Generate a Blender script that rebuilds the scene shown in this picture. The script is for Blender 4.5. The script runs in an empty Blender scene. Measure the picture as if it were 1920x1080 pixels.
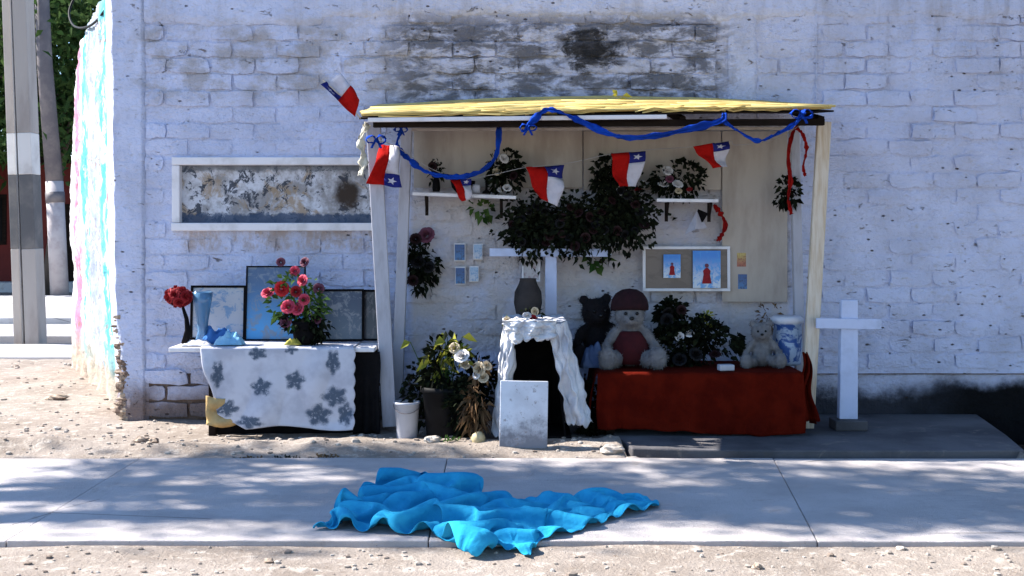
import bpy, math, random
import numpy as np
from mathutils import Vector, Matrix, noise as mnoise

random.seed(7); np.random.seed(7)
SC = bpy.context.scene
COL = SC.collection
R = math.radians

# ------------------------------------------------------------------ camera
CAMH, F = 1.5, 2200.0            # eye height (m), focal length in photo pixels
HOR = 430.0                      # horizon row in the photo
cam = bpy.data.cameras.new('camera')
cam.sensor_width = 36.0
cam.lens = 36.0 * F / 1920.0
cam.shift_y = -(540.0 - HOR) / 1920.0
cam.clip_end = 2000.0
camo = bpy.data.objects.new('camera', cam)
camo.location = (0, 0, CAMH); camo.rotation_euler = (R(90), 0, 0)
COL.objects.link(camo); SC.camera = camo

# ------------------------------------------------------------------ sky, sun, exposure
SUN_AZ, SUN_EL = 14.0, 42.0      # degrees behind the wall plane, from the left; elevation
to_sun = Vector((-math.cos(R(SUN_AZ)) * math.cos(R(SUN_EL)), math.sin(R(SUN_AZ)) * math.cos(R(SUN_EL)), math.sin(R(SUN_EL))))
world = bpy.data.worlds.new('World'); SC.world = world; world.use_nodes = True
wn = world.node_tree
sky = wn.nodes.new('ShaderNodeTexSky'); sky.sky_type = 'NISHITA'; sky.sun_disc = False
sky.sun_elevation = R(SUN_EL)
sky.sun_rotation = math.atan2(to_sun.x, to_sun.y)
sky.ozone_density = 5.0; sky.dust_density = 0.1
bg = wn.nodes['Background']; bg.inputs[1].default_value = 0.105
wn.links.new(sky.outputs[0], bg.inputs[0])
sl = bpy.data.lights.new('sun', 'SUN'); sl.energy = 5.0; sl.angle = R(0.53); sl.color = (1.0, 0.95, 0.88)
so = bpy.data.objects.new('sun', sl); COL.objects.link(so)
so.rotation_euler = (-to_sun).to_track_quat('-Z', 'Y').to_euler()
so.location = (-12, 4, 14)
SC.view_settings.view_transform = 'Standard'; SC.view_settings.look = 'None'
SC.view_settings.exposure = 1.6; SC.view_settings.gamma = 1.0
SC.view_settings.use_curve_mapping = False
SC.cycles.max_bounces = 6; SC.cycles.diffuse_bounces = 3; SC.cycles.glossy_bounces = 2
SC.cycles.transparent_max_bounces = 6

def P(px, py, Y):
    """photo pixel + distance -> world point"""
    return Vector(((px - 960.0) / F * Y, Y, CAMH + (HOR - py) / F * Y))
def G(px, py, z=0.0):
    """photo pixel -> point on the level z"""
    Y = (CAMH - z) * F / (py - HOR)
    return Vector(((px - 960.0) / F * Y, Y, z))
def nz(x, y, z=0.0, s=1.0):
    return mnoise.noise(Vector((x * s, y * s, z * s)))
def lerp(a, b, t): return a + (b - a) * t

# ------------------------------------------------------------------ mesh helpers
ORG = {}
class MB:
    def __init__(s): s.v = []; s.f = []
    def add(s, vs, fs):
        b = len(s.v); s.v += [Vector(p) for p in vs]; s.f += [tuple(i + b for i in f) for f in fs]; return s
    def box(s, c, size, M=None):
        hx, hy, hz = size[0] / 2, size[1] / 2, size[2] / 2; c = Vector(c)
        vs = [Vector((x, y, z)) for x in (-hx, hx) for y in (-hy, hy) for z in (-hz, hz)]
        if M is not None: vs = [M @ p for p in vs]
        return s.add([c + p for p in vs], [(0, 1, 3, 2), (4, 6, 7, 5), (0, 4, 5, 1), (2, 3, 7, 6), (0, 2, 6, 4), (1, 5, 7, 3)])
    def bar(s, p0, p1, w, d, w1=None):
        """plank from p0 to p1; w across (about x), d deep (about y)"""
        p0, p1 = Vector(p0), Vector(p1); w1 = w if w1 is None else w1
        ax = (p1 - p0).normalized()
        y = Vector((0, 1, 0)) if abs(ax.y) < .9 else Vector((0, 0, 1))
        x = y.cross(ax).normalized(); y = ax.cross(x)
        vs = []
        for p, ww in ((p0, w), (p1, w1)):
            for a, b in ((-1, -1), (1, -1), (1, 1), (-1, 1)): vs.append(p + x * a * ww / 2 + y * b * d / 2)
        return s.add(vs, [(3, 2, 1, 0), (4, 5, 6, 7), (0, 1, 5, 4), (1, 2, 6, 5), (2, 3, 7, 6), (3, 0, 4, 7)])
    def tube(s, pts, r, n=8):
        pts = [Vector(p) for p in pts]; k = len(pts)
        rs = r if isinstance(r, (list, tuple)) else [r] * k
        vs = []; px = None
        for i, p in enumerate(pts):
            t = (pts[min(i + 1, k - 1)] - pts[max(i - 1, 0)]).normalized()
            a = px if px is not None else (Vector((1, 0, 0)) if abs(t.x) < .8 else Vector((0, 1, 0)))
            x = (a - t * a.dot(t)).normalized(); px = x; y = t.cross(x)
            for j in range(n):
                q = 2 * math.pi * j / n; vs.append(p + (x * math.cos(q) + y * math.sin(q)) * rs[i])
        fs = [(i * n + j, i * n + (j + 1) % n, (i + 1) * n + (j + 1) % n, (i + 1) * n + j) for i in range(k - 1) for j in range(n)]
        fs += [tuple(range(n - 1, -1, -1)), tuple((k - 1) * n + j for j in range(n))]
        return s.add(vs, fs)
    def lathe(s, prof, base, n=24, M=None):
        base = Vector(base); vs = []; k = len(prof)
        for r, z in prof:
            for j in range(n):
                q = 2 * math.pi * j / n; p = Vector((r * math.cos(q), r * math.sin(q), z))
                vs.append(base + (M @ p if M is not None else p))
        fs = [(i * n + j, i * n + (j + 1) % n, (i + 1) * n + (j + 1) % n, (i + 1) * n + j) for i in range(k - 1) for j in range(n)]
        fs += [tuple(range(n - 1, -1, -1)), tuple((k - 1) * n + j for j in range(n))]
        return s.add(vs, fs)
    def grid(s, fn, nu, nv):
        vs = [fn(i / nu, j / nv) for j in range(nv + 1) for i in range(nu + 1)]
        w = nu + 1
        return s.add(vs, [(j * w + i, j * w + i + 1, (j + 1) * w + i + 1, (j + 1) * w + i) for j in range(nv) for i in range(nu)])
    def ell(s, c, r, n=12, lump=0.0, M=None, seed=0):
        c = Vector(c); vs = []; m = n // 2
        for i in range(m + 1):
            th = math.pi * i / m
            for j in range(n):
                q = 2 * math.pi * j / n
                d = Vector((math.sin(th) * math.cos(q), math.sin(th) * math.sin(q), math.cos(th)))
                k = 1 + lump * mnoise.noise(d * 1.7 + Vector((seed * 3.1, seed * 1.7, seed)))
                p = Vector((d.x * r[0], d.y * r[1], d.z * r[2])) * k
                vs.append(c + (M @ p if M is not None else p))
        fs = [(i * n + j, (i + 1) * n + j, (i + 1) * n + (j + 1) % n, i * n + (j + 1) % n) for i in range(m) for j in range(n)]
        return s.add(vs, fs)
    def prism(s, poly, z0, z1):
        n = len(poly)
        vs = [(x, y, z0) for x, y in poly] + [(x, y, z1) for x, y in poly]
        return s.add(vs, [tuple(range(n - 1, -1, -1)), tuple(range(n, 2 * n))] + [(i, (i + 1) % n, n + (i + 1) % n, n + i) for i in range(n)])
    def mesh(s, name, org=Vector((0, 0, 0))):
        m = bpy.data.meshes.new(name)
        m.from_pydata([tuple(p - org) for p in s.v], [], s.f); m.update(); return m
    def build(s, name, mat, parent=None, smooth=False, bevel=0, solid=0, subsurf=0, seg=2):
        lo = Vector([min(p[i] for p in s.v) for i in range(3)]); hi = Vector([max(p[i] for p in s.v) for i in range(3)])
        org = Vector(((lo.x + hi.x) / 2, (lo.y + hi.y) / 2, lo.z))
        m = s.mesh(name, org); m.materials.append(mat)
        if smooth: m.polygons.foreach_set('use_smooth', [True] * len(m.polygons))
        o = bpy.data.objects.new(name, m); COL.objects.link(o); ORG[o] = org
        if parent: o.parent = parent; o.location = org - ORG[parent]
        else: o.location = org
        if solid:
            d = o.modifiers.new('solid', 'SOLIDIFY'); d.thickness = solid; d.offset = 0
        if bevel:
            b = o.modifiers.new('bevel', 'BEVEL'); b.width = bevel; b.segments = seg; b.limit_method = 'ANGLE'
        if subsurf:
            b = o.modifiers.new('sub', 'SUBSURF'); b.levels = subsurf; b.render_levels = subsurf
        return o
def tag(o, label, cat, group=None):
    o['label'] = label; o['category'] = cat
    if group: o['group'] = group
    return o
def thing(name, loc, label, cat, group=None):
    o = bpy.data.objects.new(name, None); COL.objects.link(o); o.location = loc; o.empty_display_size = .1
    ORG[o] = Vector(loc); return tag(o, label, cat, group)
def inst(name, mesh, parent, loc, rot=(0, 0, 0), scale=(1, 1, 1)):
    o = bpy.data.objects.new(name, mesh); COL.objects.link(o)
    o.parent = parent; o.location = Vector(loc) - ORG[parent]; o.rotation_euler = rot; o.scale = scale; ORG[o] = Vector(loc)
    return o
def kind(o, k): o['kind'] = k; return o

# ------------------------------------------------------------------ material helpers
class NT:
    def __init__(s, name, rough=.85, spec=.25):
        s.m = bpy.data.materials.new(name); s.m.use_nodes = True; s.t = s.m.node_tree
        s.b = s.t.nodes['Principled BSDF']; s.b.inputs['Roughness'].default_value = rough
        s.b.inputs['Specular IOR Level'].default_value = spec
        s.pos = s.n('ShaderNodeNewGeometry').outputs['Position']
    def n(s, t): return s.t.nodes.new(t)
    def put(s, sock, v):
        if isinstance(v, bpy.types.NodeSocket): s.t.links.new(v, sock)
        elif isinstance(v, (tuple, list)) and len(v) == 3 and sock.type == 'RGBA': sock.default_value = (*v, 1)
        else: sock.default_value = v
    def objco(s): return s.n('ShaderNodeTexCoord').outputs['Object']
    def math(s, op, a, b=0.0, c=0.0, clamp=False):
        k = s.n('ShaderNodeMath'); k.operation = op; k.use_clamp = clamp
        s.put(k.inputs[0], a); s.put(k.inputs[1], b); s.put(k.inputs[2], c); return k.outputs[0]
    def noise(s, scale, detail=4, rough=.55, vec=None, stretch=None, dist=0):
        k = s.n('ShaderNodeTexNoise'); k.inputs['Scale'].default_value = scale; k.inputs['Detail'].default_value = detail
        k.inputs['Roughness'].default_value = rough; k.inputs['Distortion'].default_value = dist
        v = vec if vec is not None else s.pos
        if stretch:
            mp = s.n('ShaderNodeMapping'); mp.inputs['Scale'].default_value = stretch; s.put(mp.inputs['Vector'], v); v = mp.outputs[0]
        s.put(k.inputs['Vector'], v); return k.outputs[0]
    def vor(s, scale, vec=None, feat='F1', stretch=None):
        k = s.n('ShaderNodeTexVoronoi'); k.feature = feat; k.inputs['Scale'].default_value = scale
        v = vec if vec is not None else s.pos
        if stretch:
            mp = s.n('ShaderNodeMapping'); mp.inputs['Scale'].default_value = stretch; s.put(mp.inputs['Vector'], v); v = mp.outputs[0]
        s.put(k.inputs['Vector'], v); return k.outputs['Distance'], k.outputs.get('Color')
    def rng(s, v, a, b, c=0.0, d=1.0, smooth=True):
        k = s.n('ShaderNodeMapRange'); k.interpolation_type = 'SMOOTHSTEP' if smooth else 'LINEAR'; k.clamp = True
        s.put(k.inputs[0], v)
        for i, q in enumerate((a, b, c, d)): s.put(k.inputs[i + 1], q)
        return k.outputs[0]
    def mix(s, f, a, b):
        k = s.n('ShaderNodeMix'); k.data_type = 'RGBA'
        s.put(k.inputs[0], f); s.put(k.inputs[6], a); s.put(k.inputs[7], b); return k.outputs[2]
    def mul(s, a, b): return s.math('MULTIPLY', a, b)
    def xyz(s, vec=None):
        k = s.n('ShaderNodeSeparateXYZ'); s.put(k.inputs[0], vec if vec is not None else s.pos); return k.outputs
    def bump(s, h, strength=.5, dist=.01, prev=None):
        k = s.n('ShaderNodeBump'); k.inputs['Strength'].default_value = strength; k.inputs['Distance'].default_value = dist
        s.put(k.inputs['Height'], h)
        if prev is not None: s.put(k.inputs['Normal'], prev)
        return k.outputs[0]
    def fin(s, col, norm=None):
        s.put(s.b.inputs['Base Color'], col)
        if norm is not None: s.put(s.b.inputs['Normal'], norm)
        return s.m

def simple(name, c1, c2=None, scale=8, lo=.35, hi=.65, rough=.85, bump=.3, bscale=40, bdist=.004, spec=.25, stretch=None, metal=0, coat=0):
    t = NT(name, rough, spec); co = t.objco()
    c2 = c2 if c2 is not None else tuple(x * .75 for x in c1)
    f = t.rng(t.noise(scale, 5, .6, co, stretch), lo, hi)
    t.b.inputs['Metallic'].default_value = metal
    t.b.inputs['Coat Weight'].default_value = coat
    nrm = t.bump(t.noise(bscale, 4, .6, co, stretch), bump, bdist) if bump else None
    return t.fin(t.mix(f, c1, c2), nrm)
def cloth_mat(name, c1, c2=None, weave=400, rough=.9, sheen=.0, trans=0.0):
    t = NT(name, rough, .05); co = t.objco()
    c2 = c2 if c2 is not None else tuple(x * .8 for x in c1)
    f = t.rng(t.noise(6, 5, .6, co), .35, .65)
    t.b.inputs['Sheen Weight'].default_value = sheen
    cr, _ = t.vor(7, co, 'DISTANCE_TO_EDGE'); nrm = t.bump(t.rng(cr, 0, .10), .30, .006)
    nrm = t.bump(t.noise(16, 5, .65, co, dist=.8), .45, .014, nrm)
    return t.fin(t.mix(f, c1, c2), t.bump(t.noise(weave, 2, .5, co), .25, .002, nrm))
def leaf_mat(name, c1, c2, trans=.25):
    t = NT(name, .8, .04)
    oi = t.n('ShaderNodeNewGeometry').outputs['Random Per Island']
    col = t.mix(oi, c1, c2); t.put(t.b.inputs['Base Color'], col)
    tr = t.n('ShaderNodeBsdfTranslucent'); t.put(tr.inputs[0], col)
    mx = t.n('ShaderNodeMixShader'); mx.inputs[0].default_value = trans
    out = [q for q in t.t.nodes if q.type == 'OUTPUT_MATERIAL'][0]
    t.t.links.new(t.b.outputs[0], mx.inputs[1]); t.t.links.new(tr.outputs[0], mx.inputs[2]); t.t.links.new(mx.outputs[0], out.inputs[0])
    return t.m

YW = 9.2                          # front plane of the wall
def wx(px): return (px - 960) / F * YW
def wz(py): return CAMH + (HOR - py) / F * YW

def wall_material(name, tint=(.59, .635, .83), rub=0.0):
    t = NT(name, .92, .15)
    x, y, z = t.xyz()
    base = t.mix(t.rng(t.noise(2.3, 6, .6), .35, .7), tint, tuple(a * b for a, b in zip(tint, (.82, .81, .80))))
    # fine speckle and brush marks of old whitewash
    base = t.mix(t.mul(t.rng(t.noise(14, 6, .7, stretch=(1, 1, 2.2)), .52, .75), .55), base, (.42, .39, .38))
    # bare adobe showing through in small chips
    chip = t.rng(t.noise(8, 8, .74, stretch=(1, 1, 2.2), dist=.6), .625, .68)
    base = t.mix(t.mul(chip, .8), base, (.20, .15, .12))
    # run-off streaks below the wall head
    strk = t.mul(t.rng(t.noise(5.5, 5, .65, stretch=(1, 1, .12)), .48, .75), t.rng(z, 2.0, 3.2))
    base = t.mix(t.mul(strk, .5), base, (.30, .28, .28))
    def zone(x0, x1, z0, z1, fx, fz):
        a = t.mul(t.rng(x, x0 - fx, x0 + fx), t.rng(x, x1 - fx, x1 + fx, 1.0, 0.0))
        return t.mul(a, t.mul(t.rng(z, z0 - fz, z0 + fz), t.rng(z, z1 - fz, z1 + fz, 1.0, 0.0)))
    cream = zone(wx(772), wx(1478), .55, 2.35, .03, .10)
    base = t.mix(t.mul(cream, t.rng(t.noise(3, 5, .6), .3, .6, .35, .85)), base, (.56, .50, .47))
    # grey-brown weathering over the niche
    w1 = t.mul(zone(wx(255), wx(820), wz(185), wz(40), .15, .12), t.rng(t.noise(4.5, 7, .65, stretch=(1, 1, 1.5)), .40, .62))
    base = t.mix(t.mul(w1, .62), base, (.30, .27, .235))
    # soot-black lichen over the roof
    n2 = t.noise(4.2, 8, .68, stretch=(1, 1, 2.4), dist=.3)
    w2 = t.mul(zone(wx(730), wx(1366), wz(215), wz(30), .22, .12), t.rng(n2, .38, .56))
    base = t.mix(t.mul(w2, .84), base, (.075, .076, .085))
    dx = t.math('DIVIDE', t.math('SUBTRACT', x, wx(1110)), .26); dz = t.math('DIVIDE', t.math('SUBTRACT', z, wz(95)), .21)
    rr = t.math('ADD', t.math('ADD', t.mul(dx, dx), t.mul(dz, dz)), t.mul(t.noise(7, 8, .75, stretch=(1, 1, 1.8), dist=.7), 4.2))
    base = t.mix(t.mul(t.rng(rr, 2.3, 3.1, 1.0, 0.0), .9), base, (.012, .012, .013))
    # damp brown foot of the wall on the left, near black on the right
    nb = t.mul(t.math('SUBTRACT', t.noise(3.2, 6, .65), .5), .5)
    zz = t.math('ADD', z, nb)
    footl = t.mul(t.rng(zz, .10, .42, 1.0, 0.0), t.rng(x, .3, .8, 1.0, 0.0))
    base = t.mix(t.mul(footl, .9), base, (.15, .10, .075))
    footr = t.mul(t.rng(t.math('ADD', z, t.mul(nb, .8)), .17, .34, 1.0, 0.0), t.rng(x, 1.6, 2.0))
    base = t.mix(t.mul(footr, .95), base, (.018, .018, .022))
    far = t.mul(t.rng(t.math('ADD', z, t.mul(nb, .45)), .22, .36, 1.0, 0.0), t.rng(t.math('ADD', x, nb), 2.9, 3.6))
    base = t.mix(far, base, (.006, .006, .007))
    # ochre drips below the niche
    dr = t.mul(zone(wx(320), wx(700), wz(470), wz(430), .05, .03), t.rng(t.noise(8, 5, .7, stretch=(1, 1, .5)), .4, .6))
    base = t.mix(t.mul(dr, .6), base, (.36, .25, .15))
    # pits
    pit, _ = t.vor(6.5, stretch=(1, 1, 1.9)); pit = t.math('ADD', pit, t.mul(t.math('SUBTRACT', t.noise(30, 4, .7), .5), .10)); pm = t.rng(pit, .05, .11, 1.0, 0.0)
    pm = t.mul(pm, t.rng(t.noise(1.7, 2), .45, .55))
    base = t.mix(t.mul(pm, .85), base, (.06, .04, .035))
    h = t.math('ADD', t.mul(t.noise(18, 8, .65), 1.0), t.mul(pm, -1.2))
    h = t.math('ADD', h, t.mul(chip, -.5))
    nrm = t.bump(h, 1.0, .02); nrm = t.bump(t.noise(9, 6, .68, stretch=(1, 1, 1.4)), .9, .035, nrm)
    return t.fin(base, nrm)

M = {}
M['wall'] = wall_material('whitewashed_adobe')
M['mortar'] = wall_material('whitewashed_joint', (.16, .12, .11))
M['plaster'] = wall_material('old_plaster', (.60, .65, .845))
M['white_paint'] = simple('white_paint', (.72, .70, .72), (.55, .53, .53), 7, .45, .75, .6, .25, 60)
M['post_paint'] = simple('old_post_paint', (.42, .415, .46), (.30, .29, .31), 7, .45, .75, .7, .3, 50, stretch=(2, 2, .4))
M['cross_paint'] = simple('pale_blue_paint', (.50, .56, .74), (.40, .45, .60), 7, .45, .75, .7, .25, 60)
M['cream_board'] = simple('cream_board', (.44, .38, .325), (.33, .275, .23), 5, .4, .7, .75, .3, 30, stretch=(1, 1, .3))
M['grey_wood'] = simple('weathered_wood', (.50, .40, .29), (.62, .55, .46), 9, .35, .62, .85, .5, 35, .006, stretch=(4, 4, .4))
M['dark_wood'] = simple('dark_wood', (.010, .007, .0065), (.020, .014, .011), 9, .35, .62, .9, .4, 30, spec=.06, stretch=(.4, 4, 4))
M['reed'] = simple('yellow_reed', (.66, .53, .20), (.46, .29, .09), 14, .4, .68, .7, .4, 50, .004, stretch=(.12, 3, 3))
M['black'] = simple('black_plastic', (.005, .005, .006), (.008, .008, .009), 9, rough=.6, bump=.1, spec=.08)
M['soot'] = simple('black_board', (.005, .0045, .0055), (.009, .008, .008), 9, rough=.9, spec=.05, bump=.2)
M['lace'] = cloth_mat('white_crumpled_cloth', (.66, .66, .68), (.46, .46, .50), 300)
M['dirty_white'] = None
M['red_cloth'] = cloth_mat('dark_red_cloth', (.095, .006, .0018), (.062, .0034, .0011), 350)
M['red'] = cloth_mat('flag_red', (.36, .008, .006), (.28, .006, .005), 500)
M['flag_white'] = cloth_mat('flag_white', (.52, .51, .57), (.42, .41, .47), 500)
M['flag_blue'] = cloth_mat('flag_blue', (.02, .025, .16), (.015, .018, .12), 500)
M['ribbon_blue'] = cloth_mat('blue_ribbon', (.008, .055, .40), (.006, .03, .22), 200)
M['ribbon_red'] = cloth_mat('red_ribbon', (.30, .010, .008), (.18, .006, .006), 200)
M['ribbon_cream'] = cloth_mat('cream_ribbon', (.58, .55, .46), (.46, .42, .34), 200)
M['tarp'] = cloth_mat('blue_sheet', (.030, .34, .54), (.018, .25, .45), 250)
M['plush_white'] = simple('white_plush', (.21, .20, .20), (.15, .145, .15), 20, bump=.9, bscale=120, bdist=.01)
M['plush_red'] = simple('maroon_knit', (.024, .004, .007), (.017, .003, .005), 20, bump=.9, bscale=140, bdist=.008)
M['shirt_red'] = simple('red_shirt', (.055, .004, .006), (.04, .003, .005), 20, bump=.6, bscale=140, bdist=.006)
M['plush_black'] = simple('black_plush', (.006, .005, .006), (.010, .006, .007), 20, bump=.9, bscale=120, bdist=.01)
M['glass_eye'] = simple('toy_eye', (.01, .01, .01), rough=.2, bump=0)
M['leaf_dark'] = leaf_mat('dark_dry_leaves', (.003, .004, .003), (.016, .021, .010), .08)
M['leaf_green'] = leaf_mat('green_leaves', (.03, .075, .02), (.07, .12, .03), .25)
M['leaf_yellow'] = leaf_mat('yellowing_leaves', (.10, .14, .02), (.32, .30, .05), .25)
M['leaf_brown'] = leaf_mat('withered_leaves', (.10, .06, .035), (.20, .12, .06), .15)
M['leaf_tree'] = leaf_mat('street_tree_leaves', (.035, .07, .02), (.07, .12, .03), .3)
M['leaf_far'] = leaf_mat('far_tree_leaves', (.02, .05, .015), (.06, .10, .03), .25)
M['bark'] = simple('bark', (.12, .09, .07), (.07, .05, .04), 6, bump=.8, bscale=14, bdist=.03, stretch=(1, 1, .3))
def petal(name, c): return simple(name, c, tuple(x * .7 for x in c), 30, rough=.7, bump=0)
M['p_red'] = petal('red_petals', (.30, .012, .018)); M['p_pink'] = petal('pink_petals', (.58, .06, .11))
M['p_hot'] = petal('scarlet_petals', (.62, .03, .04)); M['p_white'] = petal('white_petals', (.72, .68, .66))
M['p_cream'] = petal('cream_petals', (.62, .50, .34)); M['p_dark'] = petal('dark_red_petals', (.020, .004, .005))
M['p_black'] = petal('blackened_petals', (.005, .004, .005)); M['p_yellow'] = petal('yellow_petals', (.42, .36, .06))
M['p_mauve'] = petal('mauve_petals', (.16, .05, .08))
M['clay'] = simple('grey_clay', (.034, .028, .027), (.018, .015, .015), 9, .4, .65, .8, .4, 30)
M['bucket'] = simple('white_plastic', (.42, .43, .48), (.32, .32, .35), 6, .45, .75, .45, .15, 40)
M['string'] = simple('string', (.35, .33, .32), bump=0)
M['steel_dark'] = simple('dark_painted_pole', (.10, .09, .10), (.16, .14, .14), 3, .4, .7, .6, .3, 20)
M['pale_stain'] = simple('pale_pole_paint', (.42, .38, .38), (.30, .26, .26), 3, .4, .7, .7, .3, 20)
M['concrete_pole'] = simple('pole_concrete', (.36, .33, .31), (.27, .24, .225), 3, .4, .7, .9, .4, 40, .006, stretch=(1, 1, .3))
M['pole_white'] = simple('pole_white_band', (.60, .59, .58), (.45, .43, .42), 3, .4, .7, .85, .3, 40)
M['pole_black'] = simple('pole_black_band', (.10, .10, .105), (.17, .16, .155), 3, .4, .7, .85, .3, 40)
M['maroon_wall'] = simple('maroon_wall_paint', (.14, .022, .018), (.10, .016, .014), .7, .4, .7, .8, .2, 10)
M['fruit'] = simple('pale_gourd', (.52, .42, .24), (.36, .28, .14), 12, rough=.6, bump=.2)

# ================================================================== GROUND
def gmat():
    t = NT('tan_dirt', .95, .1)
    x, y, z = t.xyz()
    c = t.mix(t.rng(t.noise(1.6, 7, .62), .35, .68), (.32, .272, .235), (.24, .198, .165))
    c = t.mix(t.rng(t.noise(11, 7, .7), .5, .72), c, (.52, .46, .40))
    c = t.mix(t.mul(t.rng(t.noise(28, 5, .7), .58, .68), .7), c, (.17, .125, .09))
    sp, colr = t.vor(55); c = t.mix(t.mul(t.rng(sp, .10, .22, 1, 0), t.rng(t.noise(13, 3), .48, .58)), c, (.56, .50, .43))
    # dark sunken soil by the end of the slab
    hole = t.mul(t.rng(t.math('ADD', x, t.mul(t.noise(3, 4), .4)), 3.45, 3.75), t.mul(t.rng(y, 7.65, 7.8), t.rng(y, 9.4, 9.6, 1, 0)))
    c = t.mix(hole, c, (.012, .011, .012))
    h = t.math('ADD', t.noise(22, 8, .7), t.mul(t.noise(70, 4, .7), .5))
    return t.fin(c, t.bump(h, .9, .02))
M['dirt'] = gmat()

SW0, SW1 = 5.61, 7.64           # sidewalk front and back edges
def ground_h(x, y):
    a = nz(x, y, 0, .9) * .020 + nz(x, y, 3, 3.1) * .010 + nz(x, y, 7, 11) * .005
    if y < SW0: return a * .7 - .012
    if y < SW1 + .04: return -.07
    if y < 9.6 and x > .75:
        if x > 3.45 + nz(x, y, 5, 2) * .1 - (y - 8.4) * -.1: return -.22 * min(1, (x - 3.4) / .3)
        return -.05
    if y < 13.6:
        e = min(1, (y - SW1) / .35)
        m = .045 * math.exp(-((y - 8.0) / .28) ** 2) * (1 + nz(x, y, 2, 1.7)) if x < .9 else 0
        lump = max(0, nz(x, y, 9, 4.5)) * .035 * math.exp(-((y - 8.0) / .4) ** 2)
        return (a * 1.3 + m + lump) * e - .012 * (1 - e)
    return -.09
def axis(parts):
    out = []
    for a, b, st in parts: out += list(np.arange(a, b - 1e-6, st))
    out.append(parts[-1][1]); return out
xs = axis([(-400, -40, 60), (-40, -7, 3), (-7, 5, .045), (5, 40, 5), (40, 400, 60)])
ys = axis([(-60, 4.6, 6), (4.6, 13.8, .045), (13.8, 40, 2), (40, 900, 80)])
gm = MB(); nx_, ny_ = len(xs), len(ys)
gm.v = [Vector((x, y, ground_h(x, y))) for y in ys for x in xs]
gm.f = [(j * nx_ + i, j * nx_ + i + 1, (j + 1) * nx_ + i + 1, (j + 1) * nx_ + i) for j in range(ny_ - 1) for i in range(nx_ - 1)]
kind(gm.build('ground', M['dirt'], smooth=True), 'structure')

def cmat(name, c1, c2, sc=1.5):
    t = NT(name, .9, .2)
    c = t.mix(t.rng(t.noise(sc, 7, .62), .35, .68), c1, c2)
    c = t.mix(t.mul(t.rng(t.noise(45, 4, .7), .55, .7), .5), c, tuple(q * .72 for q in c1))
    c = t.mix(t.mul(t.rng(t.noise(3.5, 8, .7, dist=1.0), .58, .70), .5), c, (.30, .25, .21))
    c = t.mix(t.mul(t.rng(t.noise(.9, 6, .7, stretch=(1, 2.5, 1)), .50, .66), .45), c, tuple(q * .62 for q in c1))
    sp, _ = t.vor(26); c = t.mix(t.mul(t.rng(sp, .05, .10, 1, 0), t.rng(t.noise(2.2, 3), .5, .6)), c, tuple(q * .35 for q in c1))
    crk, _ = t.vor(.62, feat='DISTANCE_TO_EDGE'); crk = t.mul(t.rng(crk, .002, .006, 1, 0), t.rng(t.noise(1.1, 3), .52, .58))
    c = t.mix(t.mul(crk, .6), c, (.10, .09, .085))
    h = t.math('ADD', t.noise(30, 8, .7), t.mul(t.noise(160, 3), .6))
    return t.fin(c, t.bump(h, .8, .010))
M['concrete'] = cmat('pavement_concrete', (.47, .43, .42), (.38, .345, .335))
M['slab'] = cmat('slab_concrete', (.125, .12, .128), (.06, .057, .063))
M['asphalt'] = cmat('street_asphalt', (.36, .35, .36), (.30, .29, .30), .4)
M['kerb'] = cmat('kerb_concrete', (.58, .55, .53), (.46, .43, .41), .8)

# sidewalk: cast slabs with open joints
swalk = kind(bpy.data.objects.new('sidewalk', None), 'structure'); COL.objects.link(swalk); ORG[swalk] = Vector((0, 0, 0))
edges = [(-12, -12), (-8.4, -8.4), (-6.4, -6.4), (-4.4, -4.4), (-2.42, -2.42), (-.4, -.42), (1.46, 1.70), (3.6, 3.62), (5.6, 5.6), (9, 9)]
for k in range(len(edges) - 1):
    (a0, a1), (b0, b1) = edges[k], edges[k + 1]; g = .0022
    m = MB(); n = 14
    # slab outline with a slightly chipped front arris
    fr = [(lerp(a0 + g, b0 - g, i / n), SW0 + .012 * nz(lerp(a0, b0, i / n), 0, 3, 5)) for i in range(n + 1)]
    bk = [(lerp(b1 - g, a1 + g, i / n), SW1 + .02 * nz(lerp(b1, a1, i / n), 8, 3, 3)) for i in range(n + 1)]
    tz = .012 + random.uniform(-.004, .004)
    m.prism(fr + bk, -.10, tz)
    m.build('slab', M['concrete'], swalk, bevel=.006)

# raised concrete landing under the right half of the shrine
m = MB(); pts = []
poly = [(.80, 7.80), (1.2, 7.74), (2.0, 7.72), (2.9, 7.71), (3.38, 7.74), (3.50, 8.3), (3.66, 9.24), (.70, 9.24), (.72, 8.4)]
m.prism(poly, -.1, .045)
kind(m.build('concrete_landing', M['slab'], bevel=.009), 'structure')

# side street beyond the corner
def strip(name, x0, x1, y0, y1, z0, z1, mat, bev=.02):
    return kind(MB().prism([(x0, y0), (x1, y0), (x1, y1), (x0, y1)], z0, z1).build(name, mat, bevel=bev), 'structure')
strip('side_pavement', -40, 6, 13.75, 15.25, -.1, .01, M['kerb'])
strip('kerb', -40, 6, 16.25, 16.42, -.15, .03, M['kerb'])
strip('street', -60, 12, 16.43, 19.3, -.2, -.055, M['asphalt'])
strip('kerb_far', -60, 12, 19.31, 19.55, -.2, .05, M['kerb'])
strip('pavement_far', -60, 12, 19.56, 26.0, -.2, .035, M['kerb'])
strip('wall_footing', -60, 12, 29.6, 30.2, -.2, .16, M['kerb'])

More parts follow.
